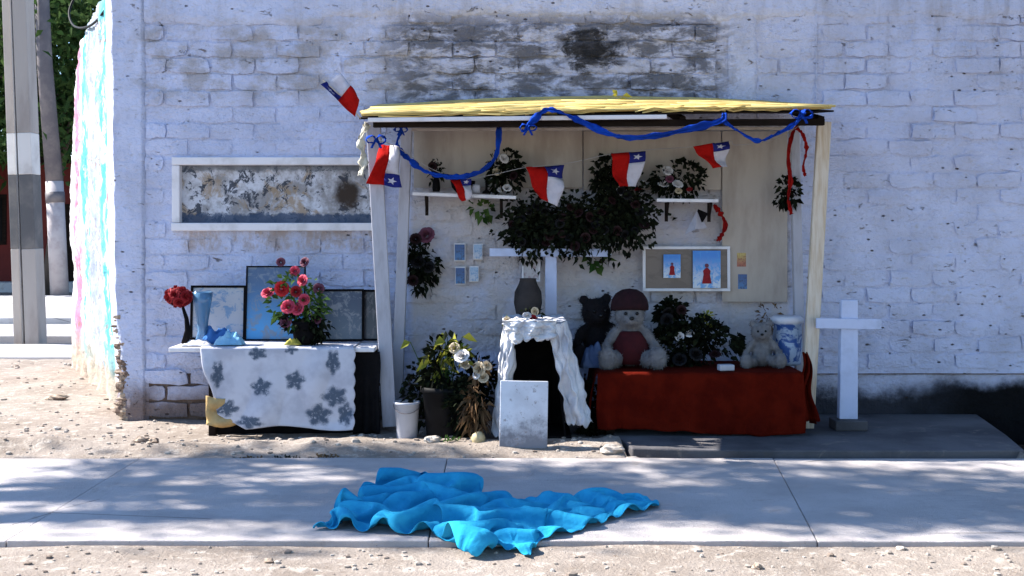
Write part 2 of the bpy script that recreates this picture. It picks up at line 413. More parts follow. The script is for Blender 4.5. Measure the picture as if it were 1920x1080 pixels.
# ================================================================== THE WALL
wall = thing('adobe_wall', (0.5, YW, 0), 'whitewashed adobe brick wall, flaking, with soot-black patch and painted corner end', 'wall')
XR = 5.6; XL = -2.88; ZT = 3.17
m = MB()
m.box(((XL - .1 + XR) / 2, YW + .24, (.36 + 3.55) / 2), (XR - XL + .1, .44, 3.19))         # joint plane behind the bricks
m.box(((XL - .1 + 1.72) / 2, YW + .239, .14), (1.72 - XL + .1, .436, .439))
m.build('core', M['mortar'], wall)
# worn plinth, set back under the right half
def plinth(u, v):
    x = lerp(1.715, XR, u); z = lerp(-.2, .365, v)
    return (x, YW + .075 - .02 * v + .03 * nz(x, z, 1, 4) + .012 * nz(x, z, 4, 14), z)
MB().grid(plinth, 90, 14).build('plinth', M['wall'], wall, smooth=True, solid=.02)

def brick_mesh(i, L, H):
    """one hand-made adobe: rounded arrises, uneven face"""
    nu, nv = 5, 2; D = .07; vs = []; fs = []
    rnd = random.Random(100 + i)
    cut = [rnd.random() < .3 for _ in range(4)]                     # knocked-off corners
    for j in range(nv + 1):
        for k in range(nu + 1):
            u, v = k / nu, j / nv
            x = (u - .5) * L; z = (v - .5) * H
            e = min(u, 1 - u) * nu; ez = min(v, 1 - v) * nv
            y = -.006 - .004 * min(1, ez) + rnd.gauss(0, .0038)
            if e == 0: x += rnd.uniform(-.010, .008) * (1 if u > .5 else -1)
            if ez == 0: z += rnd.uniform(-.010, .007) * (1 if v > .5 else -1)
            if e == 0 and ez == 0:
                if cut[(u > .5) * 2 + (v > .5)]: x *= .93; z *= .72; y += .006
            vs.append(Vector((x, y, z)))
    w = nu + 1
    for j in range(nv):
        for k in range(nu): fs.append((j * w + k, j * w + k + 1, (j + 1) * w + k + 1, (j + 1) * w + k))
    ring = [k for k in range(nu + 1)] + [j * w + nu for j in range(1, nv + 1)] + [nv * w + k for k in range(nu - 1, -1, -1)] + [j * w for j in range(nv - 1, 0, -1)]
    b = len(vs)
    for q in ring:
        p = vs[q]; vs.append(Vector((p.x * 1.012, D, p.z * 1.03)))
    n = len(ring)
    for k in range(n): fs.append((ring[(k + 1) % n], ring[k], b + k, b + (k + 1) % n))
    mb = MB(); mb.v = vs; mb.f = fs; me = mb.mesh('brick'); me.materials.append(M['wall'])
    me.polygons.foreach_set('use_smooth', [True] * len(me.polygons)); me.set_sharp_from_angle(angle=R(42)); return me
CH = .1285; BL = .345
full = [brick_mesh(i, BL - .016, CH - .015) for i in range(14)]
half = [brick_mesh(30 + i, BL * .5 - .016, CH - .015) for i in range(6)]
PILX0, PILX1 = wx(1368), wx(1418)
ncx = (wx(330), wx(712), wz(432), wz(292))       # the niche
cand = []
for c in range(int(ZT / CH) + 1):
    z = .02 + CH * (c + .5)
    if z > ZT: break
    for x0, x1 in ((XL, PILX0), (PILX1, XR - .02)):
        if x0 == PILX1 and z < .40: continue
        x = x0; first = True
        while x < x1 - .05:
            L = BL * .5 if (first and c % 2) else BL
            if x + L > x1: L = BL * .5
            first = False
            if x + L > x1 + .02: break
            cx = x + L / 2
            if not (ncx[0] - .13 < cx < ncx[1] + .1 and ncx[2] - .02 < z < ncx[3] + .02): cand.append((cx, z, L))
            x += L
hidden = (wx(770), wx(1500), .0, wz(230))
def weight(b):
    x, z, L = b; w = L
    if abs(x) > 4.1 or z > 3.25: w -= 5
    if hidden[0] < x < hidden[1] and hidden[2] < z < hidden[3]: w -= 1.0 if z < 1.5 else .5
    return w + random.random() * .05
cand.sort(key=weight, reverse=True)
rest = MB()
for i, (x, z, L) in enumerate(cand):
    me = random.choice(full if L > .2 else half)
    out = random.gauss(0, .0050)
    if random.random() < .07: out += .016          # worn back
    loc = Vector((x + random.uniform(-.006, .006), YW + out, z + .006 * nz(x, z, 0, 1.2)))
    rot = (random.gauss(0, .03), random.gauss(0, .012), random.gauss(0, .016))
    if i < 300:
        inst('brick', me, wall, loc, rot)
    else:
        rm = Matrix.Rotation(rot[1], 3, 'Y')
        rest.add([loc + rm @ v.co for v in me.vertices], [tuple(p.vertices) for p in me.polygons])
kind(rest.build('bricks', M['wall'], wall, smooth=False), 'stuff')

# thin, uneven coats of whitewash plaster that bury most joints and leave some courses bare
def coat(u, v):
    x = lerp(XL + .01, XR - .03, u); z = lerp(.37, ZT - .005, v)
    bare = 1.0 * math.exp(-((z - 2.78) / .40) ** 2) * (1 if x < PILX0 else .45) + .35 * math.exp(-((z - .5) / .3) ** 2)
    n = nz(x, z * 1.5, 1, 1.1) * .8 + nz(x, z * 1.6, 5, 3.2) * .5 + nz(x, z * 1.8, 9, 9) * .22 + nz(x, z * 2, 12, 22) * .1
    ph = ((z + .006 * nz(x, z, 0, 1.2) - .02) / CH) % 1.0
    cour = math.exp(-(min(ph, 1 - ph) / .13) ** 2) * max(0, .45 + nz(x, z * .6, 20, 1.7))
    return Vector((x, YW - .0015 + .019 * n + .006 * bare + .007 * cour, z))
cm = MB().grid(coat, 420, 150)
keep = []
for f in cm.f:                                      # leave the mural niche open
    c = sum((cm.v[i] for i in f), Vector()) / 4
    if not (wx(326) < c.x < wx(714) and wz(430) < c.z < wz(296)): keep.append(f)
cm.f = keep
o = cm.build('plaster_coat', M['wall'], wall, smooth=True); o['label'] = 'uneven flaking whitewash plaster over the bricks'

# smooth rendered pieces: corner pier, pilaster, bond beam
def corner(u, v):
    z = lerp(-.1, 3.6, v); e = .055 * (1 - v) ** 1.0 - .05
    ero = max(0, 1 - z / 1.0) ** 1.1
    # run from the brick panel round the corner towards the side wall
    xc = -3.09 + e + .012 * nz(0, 0, z, 5) + ero * (.05 + .05 * nz(3, 0, z, 6))
    if u < .6:
        x = lerp(XL + .03, xc, u / .6); y = YW - .022 + .008 * nz(x, z, 0, 4) + .004 * nz(x, z, 3, 15) + .05 * ero * (u / .6) ** 4
        if u < .08: y += .03
        return Vector((x, y, z))
    w = (u - .6) / .4
    x = xc - .44 * .35 * w; y = YW - .022 + .05 * ero + .9 * .35 * w + .01 * nz(w * 3, z, 5, 5)
    return Vector((x, y, z))
MB().grid(corner, 30, 150).build('corner_pier', M['plaster'], wall, smooth=True)
def pil(u, v):
    z = lerp(.0, 3.2, v); x = lerp(PILX0 - .01, PILX1 + .01, u) + .008 * nz(u * 3, z, 1, 4)
    e = min(u, 1 - u) * 8
    return Vector((x, YW - .016 + .018 * (1 - min(1, e)) + .005 * nz(x, z, 2, 7), z))
MB().grid(pil, 14, 110).build('pilaster', M['plaster'], wall, smooth=True)
def beam(u, v):
    x = lerp(XL, XR, u); lowz = ZT - .01 + .035 * nz(x, 0, 4, 2.4) + .015 * nz(x, 0, 8, 9) - (.05 if x < -1.5 else 0)
    z = lerp(lowz, 3.62, v); e = min(1, v * 14)
    return Vector((x, YW - .026 + .02 * (1 - e) + .006 * nz(x, z, 6, 5), z))
MB().grid(beam, 240, 18).build('bond_beam', M['plaster'], wall, smooth=True)
# expansion joint of the right panel, a proud broken ridge of mortar
m = MB()
xj = wx(1530)
m.tube([(xj + .006 * nz(0, q, 1, 2), YW - .012, wz(200 - q * 20)) for q in range(0, 11)], [.006 + .003 * nz(q, 0, 3, 3) for q in range(0, 11)], 6)
m.build('joint_ridge', M['plaster'], wall, smooth=True)

# sun-struck splayed end of the wall with faded stripes
def mural():
    t = NT('faded_mural', .9, .15); x, y, z = t.xyz()
    s = t.math('DIVIDE', t.math('SUBTRACT', y, YW), 3.5)           # 0 at the corner, 1 at the far end
    s = t.math('ADD', s, t.mul(t.math('SUBTRACT', t.noise(2.0, 5, .6), .5), .10))
    c = (.56, .55, .57)
    wear = t.rng(t.noise(3.2, 8, .72, stretch=(1, 1, .8), dist=.5), .40, .50)
    def band(a, b, col, c, k=.95, n0=0):
        f = t.mul(t.rng(s, a - .03, a + .03), t.rng(s, b - .03, b + .03, 1, 0))
        g = t.rng(t.noise(2.1 + n0, 5, .65, stretch=(1, 1, .6)), .38, .46); return t.mix(t.mul(t.mul(t.mul(f, wear), g), k), c, col)
    c = band(.04, .16, (.50, .12, .16), c)
    c = band(.18, .74, (.06, .38, .46), c, .95, .4)
    c = band(.34, .60, (.44, .30, .38), c, .6, 1.3)
    c = band(.78, .94, (.44, .16, .26), c, .95, .8)
    c = t.mix(t.mul(t.rng(t.noise(9, 8, .7), .58, .63), .85), c, (.22, .15, .12))
    low = t.rng(t.math('ADD', z, t.mul(t.noise(4, 5), .5)), .40, .80, 1, 0)
    c = t.mix(t.mul(low, .9), c, (.42, .33, .25))
    return t.fin(c, t.bump(t.noise(12, 8, .7), .9, .03))
M['mural'] = mural()
C0 = Vector((-3.16, YW + .16, 0)); C1 = Vector((-4.78, 12.75, 0))
def sidew(u, v):
    p = C0.lerp(C1, u)
    top = 3.62 - .28 * u + .05 * nz(u * 5, 1, 0, 1) - 1.0 * max(0, (u - .72) / .28) ** 2.2
    z = lerp(-.15, top, v)
    o = .04 * nz(u * 4, z, 5, 1.6) + .022 * nz(u * 4, z, 9, 7) + .012 * nz(u * 4, z * 1.5, 12, 15) + .10 * max(0, 1 - z / .6) * max(0, nz(u * 4, z, 2, 3))
    sh = .14 * (1 - min(1, z / 2)) * (1 - u)
    return Vector((p.x + .9 * o + sh * .8, p.y + .44 * o, z))
o = MB().grid(sidew, 110, 130).build('splayed_end', M['mural'], wall, smooth=True)
o['label'] = 'sunlit splayed wall end with faded turquoise and pink stripes'
sd = o.modifiers.new('solid', 'SOLIDIFY'); sd.thickness = .35; sd.offset = 1

# crumbling rubble at the foot of the corner
rub = MB(); rr = random.Random(5)
for k in range(170):
    z = abs(rr.gauss(0, .30)); z = z if z < .85 else rr.uniform(0, .5)
    ero = max(0, 1 - z / 1.0) ** 1.1
    xc = -3.09 + .055 * (1 - z / 3.6) - .05 + ero * (.05 + .05 * nz(3, 0, z, 6))
    x = xc + rr.uniform(-.035, .02 + .13 * max(0, .75 - z)); y = YW - .024 + .045 * ero + rr.uniform(-.004, .012) + (.03 if x < xc else 0)
    s_ = rr.uniform(.008, .034) * (1.25 - .6 * z)
    rub.ell((x, y, z), (s_ * rr.uniform(.8, 1.9), s_ * .6, s_ * rr.uniform(.5, 1)), 8, .8, seed=k)
M['rubble'] = simple('adobe_rubble', (.42, .33, .25), (.16, .11, .085), 12, .4, .6, .95, .8, 40, .01)
kind(rub.build('rubble', M['rubble'], wall, smooth=False), 'stuff')

# ------------------------------------------------------------------ painted niche left of the shrine
def nichemat():
    t = NT('peeling_mural_panel', .7, .3); x, y, z = t.xyz()
    c = t.mix(t.rng(t.noise(7, 6, .65), .38, .62), (.56, .57, .62), (.26, .25, .25))
    c = t.mix(t.mul(t.rng(t.noise(5, 6, .7, dist=.8), .52, .62), .8), c, (.30, .21, .12))
    c = t.mix(t.mul(t.rng(t.noise(11, 7, .75, dist=.6), .53, .57), .92), c, (.02, .028, .045))
    c = t.mix(t.mul(t.rng(t.noise(9, 4, .6, stretch=(1, 1, .4)), .6, .7), .6), c, (.60, .60, .62))
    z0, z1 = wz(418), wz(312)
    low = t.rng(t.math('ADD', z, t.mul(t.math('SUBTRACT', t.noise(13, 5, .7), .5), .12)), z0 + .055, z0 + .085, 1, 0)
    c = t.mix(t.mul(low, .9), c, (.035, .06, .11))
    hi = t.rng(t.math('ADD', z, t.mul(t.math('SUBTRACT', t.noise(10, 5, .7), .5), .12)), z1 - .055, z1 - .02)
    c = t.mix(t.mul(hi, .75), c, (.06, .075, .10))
    dx = t.math('DIVIDE', t.math('SUBTRACT', x, wx(650)), .13); dz = t.math('DIVIDE', t.math('SUBTRACT', z, wz(365)), .13)
    r2 = t.math('ADD', t.math('ADD', t.mul(dx, dx), t.mul(dz, dz)), t.mul(t.noise(12, 5, .7), 1.2))
    c = t.mix(t.rng(r2, .8, 1.7, 1, 0), c, (.035, .022, .014))
    return t.fin(c, t.bump(t.noise(20, 6, .7), .5, .01))
nic = thing('framed_mural', (wx(520), YW, wz(430)), 'long low mural panel in white painted frame, its picture peeling to grey and brown', 'mural')
x0, x1, z0, z1 = wx(340), wx(702), wz(418), wz(310)
MB().box(((x0 + x1) / 2, YW + .028, (z0 + z1) / 2), (x1 - x0 + .02, .02, z1 - z0 + .02)).build('panel', nichemat(), nic)
fw = .062
MB().box(((x0 + x1) / 2, YW - .012, z1 + fw / 2), (x1 - x0 + 2 * fw, .085, fw)).build('frame_rail', M['white_paint'], nic, bevel=.008)
MB().box(((x0 + x1) / 2, YW - .02, z0 - fw / 2), (x1 - x0 + 2 * fw, .10, fw)).build('frame_rail', M['white_paint'], nic, bevel=.008)
MB().box((x0 - fw / 2, YW - .011, (z0 + z1) / 2), (fw, .08, z1 - z0 - .003)).build('frame_stile', M['white_paint'], nic, bevel=.008)
MB().box((x1 + fw / 2, YW - .011, (z0 + z1) / 2), (fw, .08, z1 - z0 - .003)).build('frame_stile', M['white_paint'], nic, bevel=.008)

# ================================================================== THE SHRINE SHELTER
sh = thing('shrine_shelter', (.6, 8.7, 0), 'open timber shelter with yellow reed roof on white posts', 'shelter')
def post(p_top, p_bot, Y, w, d, mat, lab=None):
    a, b = P(*p_bot, Y), P(*p_top, Y)
    o = MB().bar(a, b, w, d).build('post', mat, sh, bevel=.006)
    if lab: o['label'] = lab
post((700, 228), (731, 800), 8.62, .105, .035, M['post_paint'])
post((763, 236), (743, 792), 8.95, .082, .07, M['post_paint'])
post((1489, 244), (1502, 800), 8.98, .07, .07, M['post_paint'])
post((1545, 228), (1512, 806), 8.60, .10, .05, M['grey_wood'], 'weathered bare wood post with peeling paint')
# roof: reed mat bowed up in the middle, sloping down to the street
def roofp(u, v):
    """u along the front, v from front to back"""
    px = lerp(676, 1566, u); Y = lerp(8.20, 9.16, v)
    zf = CAMH + (HOR - lerp(219, 208, min(1, u * 1.3)) + (3 if u > .95 else 0)) / F * 8.20
    bow = 1 - (2 * u - 1.06) ** 2
    zb = CAMH + (HOR - (204 - 16 * max(0, bow))) / F * 9.16
    X = (px - 960) / F * 8.2
    return Vector((X + .02 * (v - .5), Y, lerp(zf, zb, v)))
rd = MB(); rr = random.Random(3)
for k in range(70):
    v = k / 69; u0, u1 = rr.uniform(-.008, .012), rr.uniform(.985, 1.012)
    if k < 6: u0 += rr.uniform(0, .02); u1 -= rr.uniform(0, .02)
    pts = []
    for q in range(13):
        u = lerp(u0, u1, q / 12); p = roofp(u, v); p.z += .006 * nz(u * 6, k * .7, 1) + .012 + (.012 if k % 3 == 0 else 0); pts.append(p)
    rd.tube(pts, rr.uniform(.007, .011), 5)
for k in range(100):                                   # loose stalks on top
    v = rr.random(); u = rr.uniform(.02, .8); L = rr.uniform(.1, .22); sl_ = rr.uniform(-.08, .08)
    if k < 36: v = rr.uniform(0, .05)
    rd.tube([roofp(u + L * q / 3, min(1, max(0, v + sl_ * q / 3))) + Vector((0, -.02 * rr.random() if k < 36 else 0, (.026 if k >= 36 else rr.uniform(-.012, .03)) + .008 * rr.random())) for q in range(4)], .0055, 5)
o = kind(rd.build('reed_mat', M['reed'], sh, smooth=True), 'stuff'); o['label'] = 'yellow reed matting laid over the shelter roof'
# sheet under the reeds, white front edge board, dark joists, pale batten
MB().grid(lambda u, v: roofp(u, v) - Vector((0, 0, .012)), 20, 6).build('roof_sheet', M['dark_wood'], sh, solid=.012)
a, b = P(690, 225, 8.20), P(1250, 219, 8.20)
MB().bar(a, b, .03, .028).build('edge_board', M['white_paint'], sh, bevel=.004)
a, b = P(700, 233, 8.30), P(1545, 229, 8.30)
MB().bar(a, b, .046, .05).build('front_beam', M['dark_wood'], sh, bevel=.004)
a, b = P(772, 243, 8.86), P(1500, 241, 8.86)
MB().bar(a, b, .022, .03).build('batten', M['cream_board'], sh, bevel=.003)
for px in (705, 1000, 1280, 1540):
    a = P(px, 228, 8.28); bk = P(px, 226, 9.14); bk.x = a.x; bk.z = a.z + .16
    MB().bar(a + Vector((0, 0, .012)), bk, .045, .05).build('rafter', M['dark_wood'], sh, bevel=.004)
# cream boards lining the upper back and right back
def board(px0, py0, px1, py1, Y, name='back_board', mat=None):
    a, b = P(px0, py1, Y), P(px1, py0, Y)
    return MB().box(((a.x + b.x) / 2, Y, (a.z + b.z) / 2), (b.x - a.x, .012, b.z - a.z)).build(name, mat or M['cream_board'], sh, bevel=.002)
board(776, 244, 1092, 352, 9.135); board(1094, 246, 1352, 356, 9.139); board(1354, 246, 1476, 566, 9.131)

# ------------------------------------------------------------------ shelves on the back wall
def shelf(px0, py0, px1, py1, lab, brackets):
    a, b = P(px0, py0, 8.98), P(px1, py1, 8.98)
    t = thing('wall_shelf', (a + b) / 2, lab, 'shelf', 'shelves on the shrine back wall')
    MB().bar(a, b, .026, .24).build('board', M['white_paint'], t, bevel=.004)
    for px in brackets:
        q = a.lerp(b, (px - px0) / (px1 - px0))
        mm = MB(); mm.bar(q + Vector((0, .02, -.014)), q + Vector((0, .02, -.16)), .024, .024)
        mm.bar(q + Vector((0, -.08, -.014)), q + Vector((0, .025, -.13)), .02, .02)
        mm.build('bracket', M['dark_wood'], t, bevel=.002)
SHELF_Z = P(870, 365, 8.98).z + .014
shelf(776, 364, 968, 371, 'long thin white shelf holding dark vases beside the white post', (800, 940))
shelf(1228, 376, 1342, 377, 'short white shelf under the dark bouquet by the small photo board', (1250, 1330))

# ================================================================== flowers and foliage
def rose_mesh(name, mat, layers=3):
    mb = MB(); rr = random.Random(hash(name) % 997)
    for L in range(layers):
        n = 5 + L; r0 = .15 + .25 * L; op = .25 + .33 * L
        for k in range(n):
            a = 2 * math.pi * (k + .5 * L) / n + rr.uniform(-.15, .15)
            ca, sa = math.cos(a), math.sin(a); wd = .34 + .12 * L
            def pf(u, v):
                w = (u - .5) * 2 * wd * math.sin(math.pi * min(1, .25 + .6 * v)) ; rad = r0 * .5 + v * op * .72
                h = .15 + v * (.75 - .22 * L) - .12 * (u - .5) ** 2 * 4 - .25 * max(0, v - .7) * L
                return Vector((ca * rad - sa * w, sa * rad + ca * w, h - .3))
            mb.grid(pf, 2, 3)
    me = mb.mesh(name); me.materials.append(mat); me.polygons.foreach_set('use_smooth', [True] * len(me.polygons)); return me
ROSE = {k: rose_mesh('flower_' + k, M[k]) for k in ('p_red', 'p_pink', 'p_hot', 'p_white', 'p_cream', 'p_dark', 'p_black', 'p_yellow', 'p_mauve')}
def leaf(mb, p, d, L, W, rnd, droop=.25):
    d = d.normalized(); up = Vector((rnd.uniform(-1, 1), rnd.uniform(-1, 1), rnd.uniform(-.3, 1)))
    s_ = d.cross(up); s_ = s_.normalized() if s_.length > 1e-4 else Vector((1, 0, 0)); n = s_.cross(d)
    q = [p, p + d * L * .45 + s_ * W * .5 + n * W * .12, p + d * L - Vector((0, 0, L * droop)), p + d * L * .45 - s_ * W * .5 + n * W * .12]
    c = p + d * L * .5 - n * W * .05 - Vector((0, 0, L * droop * .3))
    mb.add(q + [c], [(0, 1, 4), (1, 2, 4), (2, 3, 4), (3, 0, 4)])
def foliage(c, rad, n, L, W, seed, front=.0, droop=.25):
    rnd = random.Random(seed); mb = MB(); c = Vector(c)
    cl = [Vector((rnd.gauss(0, .5), rnd.gauss(0, .5), rnd.gauss(0, .5))) for _ in range(9)]
    for k in range(n):
        q = rnd.choice(cl) + Vector((rnd.gauss(0, .30), rnd.gauss(0, .30), rnd.gauss(0, .30)))
        if q.length > 1.05: q = q.normalized() * rnd.uniform(.85, 1.08)
        p = c + Vector((q.x * rad[0], q.y * rad[1], q.z * rad[2]))
        d = q + Vector((rnd.gauss(0, .5), rnd.gauss(0, .5) - front, rnd.gauss(0, .5)))
        k_ = rnd.uniform(.7, 1.25); leaf(mb, p, d, L * k_, W * k_, rnd, droop)
    return mb
def bloom(parent, key, p, r, rnd, face=(0, -1, .5)):
    d = (Vector(face) + Vector((rnd.gauss(0, .35), rnd.gauss(0, .25), rnd.gauss(0, .3)))).normalized()
    e = d.to_track_quat('Z', 'Y').to_euler(); e.rotate_axis('Z', rnd.uniform(0, 6))
    inst('flower', ROSE[key], parent, p, e, (r, r, r))
def bunch(name, lab, cat, px, py, Y, wpx, hpx, nleaf, lmat, blooms, seed, L=.052, W=.034, depth=None, stems=None, group=None, droop=.25):
    """flower bunch covering about wpx x hpx photo pixels, centred on px,py; blooms: list of (key, px, py, radius px)"""
    s_ = F / Y; c = P(px, py, Y); rad = (wpx / 2 / s_, depth or min(wpx, hpx) / 2.6 / s_, hpx / 2 / s_)
    t = thing(name, c - Vector((0, 0, rad[2])), lab, cat, group); rnd = random.Random(seed)
    kind(foliage(c, rad, nleaf, L, W, seed, .2, droop).build('foliage', lmat, t, smooth=False), 'stuff')
    for key, bx, by, br in blooms:
        p = P(bx, by, Y); e = max(0, 1 - ((p.x - c.x) / rad[0]) ** 2 - ((p.z - c.z) / rad[2]) ** 2) ** .5
        p.y = c.y - rad[1] * e - .01; bloom(t, key, p, br / s_, rnd)
    if stems:
        st = MB()
        for sx in range(5):
            a = c + Vector((rnd.uniform(-.5, .5) * rad[0], rnd.uniform(-.4, .4) * rad[1], 0)); b = Vector(stems) + Vector((rnd.uniform(-.012, .012), rnd.uniform(-.012, .012), 0))
            st.tube([a, a.lerp(b, .5) + Vector((rnd.uniform(-.01, .01), 0, 0)), b], .004, 5)
        st.build('stem', M['leaf_green'], t, smooth=True)
    return t

# the dark heap of old wreaths over the cross
def ring_wreath(lab, px, py, Y, rpx, tube, seed, keys, nb, lmat=None):
    s_ = F / Y; c = P(px, py, Y); r = rpx / s_; rnd = random.Random(seed)
    t = thing('wreath', c - Vector((0, 0, r)), lab, 'wreath', 'old wreaths on the shrine back wall'); mb = MB()
    for k in range(760):
        a = rnd.uniform(0, 2 * math.pi); rr_ = r * .66 + rnd.gauss(0, tube / s_ * .55)
        p = c + Vector((math.cos(a) * rr_, rnd.gauss(0, .035) - .03, math.sin(a) * rr_))
        d = Vector((math.cos(a) + rnd.gauss(0, .7), -.4 + rnd.gauss(0, .4), math.sin(a) + rnd.gauss(0, .7)))
        leaf(mb, p, d, .050 * rnd.uniform(.6, 1.3), .036, rnd)
    for k in range(160):
        a = rnd.uniform(0, 2 * math.pi); rr_ = r * .5 * rnd.random() ** .5
        leaf(mb, c + Vector((math.cos(a) * rr_, .01, math.sin(a) * rr_)), Vector((rnd.gauss(0, 1), -.3, rnd.gauss(0, 1))), .08, .06, rnd)
    kind(mb.build('foliage', lmat or M['leaf_dark'], t), 'stuff')
    for k in range(nb):
        a = 2 * math.pi * (k + rnd.random() * .6) / nb; rr_ = r * rnd.uniform(.45, .75)
        bloom(t, rnd.choice(keys), c + Vector((math.cos(a) * rr_, -.075, math.sin(a) * rr_)), rnd.uniform(.030, .042), rnd)
    return t
ring_wreath('blackened wreath left of the cross, hanging by the end of the long shelf', 1000, 424, 8.98, 56, 26, 11, ['p_black', 'p_dark'], 11)
ring_wreath('blackened wreath with dark red blooms hanging right above the white cross', 1080, 424, 8.95, 52, 26, 12, ['p_dark', 'p_black', 'p_dark'], 11)
ring_wreath('large blackened wreath with green leaves touching the short shelf', 1166, 405, 8.97, 64, 30, 13, ['p_black', 'p_dark'], 12)
bunch('dried_bouquet', 'tall black dried bouquet with white rosettes rising behind the large wreath', 'bouquet', 1150, 345, 9.02, 80, 110, 420, M['leaf_dark'],
      [('p_white', 1164, 358, 11), ('p_white', 1188, 372, 10), ('p_white', 1205, 345, 10), ('p_red', 1196, 355, 7)], 21, depth=.09)
bunch('dried_bouquet', 'dark bouquet with one white red-hearted rosette on the short shelf', 'bouquet', 1275, 338, 8.98, 95, 66, 380, M['leaf_dark'],
      [('p_white', 1242, 345, 11), ('p_white', 1268, 345, 11), ('p_white', 1250, 320, 11), ('p_mauve', 1253, 336, 8), ('p_cream', 1270, 358, 7), ('p_red', 1290, 355, 6)], 22, depth=.08)
bunch('dried_bouquet', 'dark bouquet with small white flowers at the end of the long shelf', 'bouquet', 945, 322, 8.98, 62, 88, 380, M['leaf_dark'],
      [('p_white', 946, 298, 10), ('p_cream', 932, 322, 9), ('p_white', 951, 352, 9), ('p_white', 938, 356, 7), ('p_dark', 962, 330, 9)], 23, depth=.08)
bunch('leaf_sprig', 'small green leaf sprig hanging under the long shelf', 'sprig', 901, 393, 9.10, 38, 32, 22, M['leaf_green'], [], 24, L=.07, W=.05, depth=.03)
bunch('leaf_sprig', 'green leaf sprig hanging below the right arm of the cross', 'sprig', 1118, 488, 9.08, 40, 30, 26, M['leaf_green'], [('p_dark', 1128, 488, 7)], 25, L=.07, W=.045, depth=.03)
bunch('leaf_sprig', 'tiny pale sprig lying on the yellow roof', 'sprig', 1160, 183, 8.85, 22, 14, 10, M['leaf_yellow'], [], 26, L=.06, W=.03, depth=.02)
bunch('hanging_bouquet', 'dark bouquet with mauve rose hanging beside the white posts', 'bouquet', 790, 495, 9.08, 62, 108, 420, M['leaf_dark'],
      [('p_mauve', 799, 440, 17), ('p_dark', 780, 448, 12), ('p_black', 785, 490, 14), ('p_black', 805, 500, 12), ('p_dark', 776, 525, 11)], 27, depth=.07)
bunch('hanging_sprig', 'black dried sprig tied to the post with the red ribbon', 'sprig', 1474, 362, 8.92, 46, 52, 170, M['leaf_dark'], [], 28, depth=.05)
bunch('dried_bouquet', 'bunch of brown dried stalks behind the blue and white bag', 'bouquet', 1445, 592, 9.05, 50, 56, 60, M['leaf_brown'], [], 29, depth=.05, L=.06, W=.014)

# small dark vases on the long shelf
def vase(name, lab, base, prof, mat, group=None):
    t = MB().lathe(prof, base, 20).build(name, mat, smooth=True); return tag(t, lab, 'vase', group)
def sp(px): p = P(px, 365, 8.96); p.z = SHELF_Z - (px - 870) * .00015; return p
v1 = [(.0, 0), (.028, 0), (.034, .02), (.030, .06), (.016, .10), (.02, .125), (.017, .125), (.012, .1)]
b0 = sp(818)
vase('dark_vase', 'slim dark vase near the post end of the long shelf', b0, [(r * .9, z * 1.25) for r, z in v1], M['soot'])
bunch('vase_flowers', 'few dark flowers standing in the slim vase', 'flowers', 813, 320, 8.96, 30, 44, 60, M['leaf_dark'], [('p_dark', 812, 312, 9), ('p_black', 818, 330, 8)], 31, depth=.035, stems=b0 + Vector((0, 0, .12)), L=.045, W=.022)
vase('dark_bowl', 'low dark bowl on the long shelf', sp(868), [(0, 0), (.05, 0), (.085, .04), (.095, .09), (.088, .09), (.06, .03)], M['soot'])
vase('small_jar', 'small pale jar beside the dark bowl', sp(893) + Vector((0, -.05, 0)), [(0, 0), (.03, 0), (.033, .05), (.026, .066), (.022, .066), (.02, .03)], M['bucket'])
vase('candle_holder', 'black candle holder between pale jar and dark bouquet', sp(912), [(0, 0), (.034, 0), (.03, .012), (.009, .03), (.009, .10), (.025, .12), (.02, .12)], M['soot'])

# ------------------------------------------------------------------ flags, strings and ribbons
def flag(lab, q, Y, wave, name='pennant_flag', seed=0, dy=0.0):
    """q: hoist-top, fly-top, fly-bottom, hoist-bottom in photo pixels"""
    c = [P(*p, Y) for p in q]; c[1].y += dy; c[2].y += dy
    t = thing(name, sum(c, Vector()) / 4, lab, 'flag', 'small national flags strung on the shelter')
    def S(u, v, off=0.0):
        p = c[0].lerp(c[1], u).lerp(c[3].lerp(c[2], u), v)
        w = math.sin(u * 6.5 + v * 3 + seed) * wave * 1.3 + nz(u * 2.5, v * 2.5, seed) * wave * 2.2
        return p + Vector((w * .35, -w - off, w * .2))
    MB().grid(lambda u, v: S(u, .5 + v * .5), 8, 5).build('red_field', M['red'], t, smooth=True, solid=.002)
    MB().grid(lambda u, v: S(1 / 3 + u * 2 / 3, v * .5), 7, 5).build('white_field', M['flag_white'], t, smooth=True, solid=.002)
    k = MB().grid(lambda u, v: S(u / 3, v * .5), 5, 5).build('canton', M['flag_blue'], t, smooth=True, solid=.002)
    st = [S(1 / 6, .25, .004)]
    for i in range(10):
        r = 1 if i % 2 == 0 else .42; a = math.pi * i / 5
        st.append(S(1 / 6 + math.sin(a) * r * .095, .25 - math.cos(a) * r * .15, .004))
    MB().add(st, [(0, 1 + i, 1 + (i + 1) % 10) for i in range(10)]).build('star', M['flag_white'], k)
    return t
flag('crumpled red white and blue flag flying above the roof corner', [(600, 160), (638, 138), (676, 184), (666, 219)], 8.15, .020, 'draped_flag', 1)
flag('flag hanging folded on the front of the leaning white post', [(752, 353), (748, 276), (716, 268), (688, 342)], 8.50, .022, seed=2)
flag('small flag showing mostly red at the lowest sag of the string', [(884, 334), (884, 372), (866, 378), (843, 336)], 8.80, .012, seed=3)
flag('flag hanging in front of the black wreath left of the cross', [(1060, 308), (1048, 386), (1010, 370), (984, 314)], 8.72, .018, seed=4)
flag('flag hanging before the tall black dried bouquet', [(1213, 282), (1196, 348), (1158, 352), (1143, 290)], 8.72, .016, seed=5)
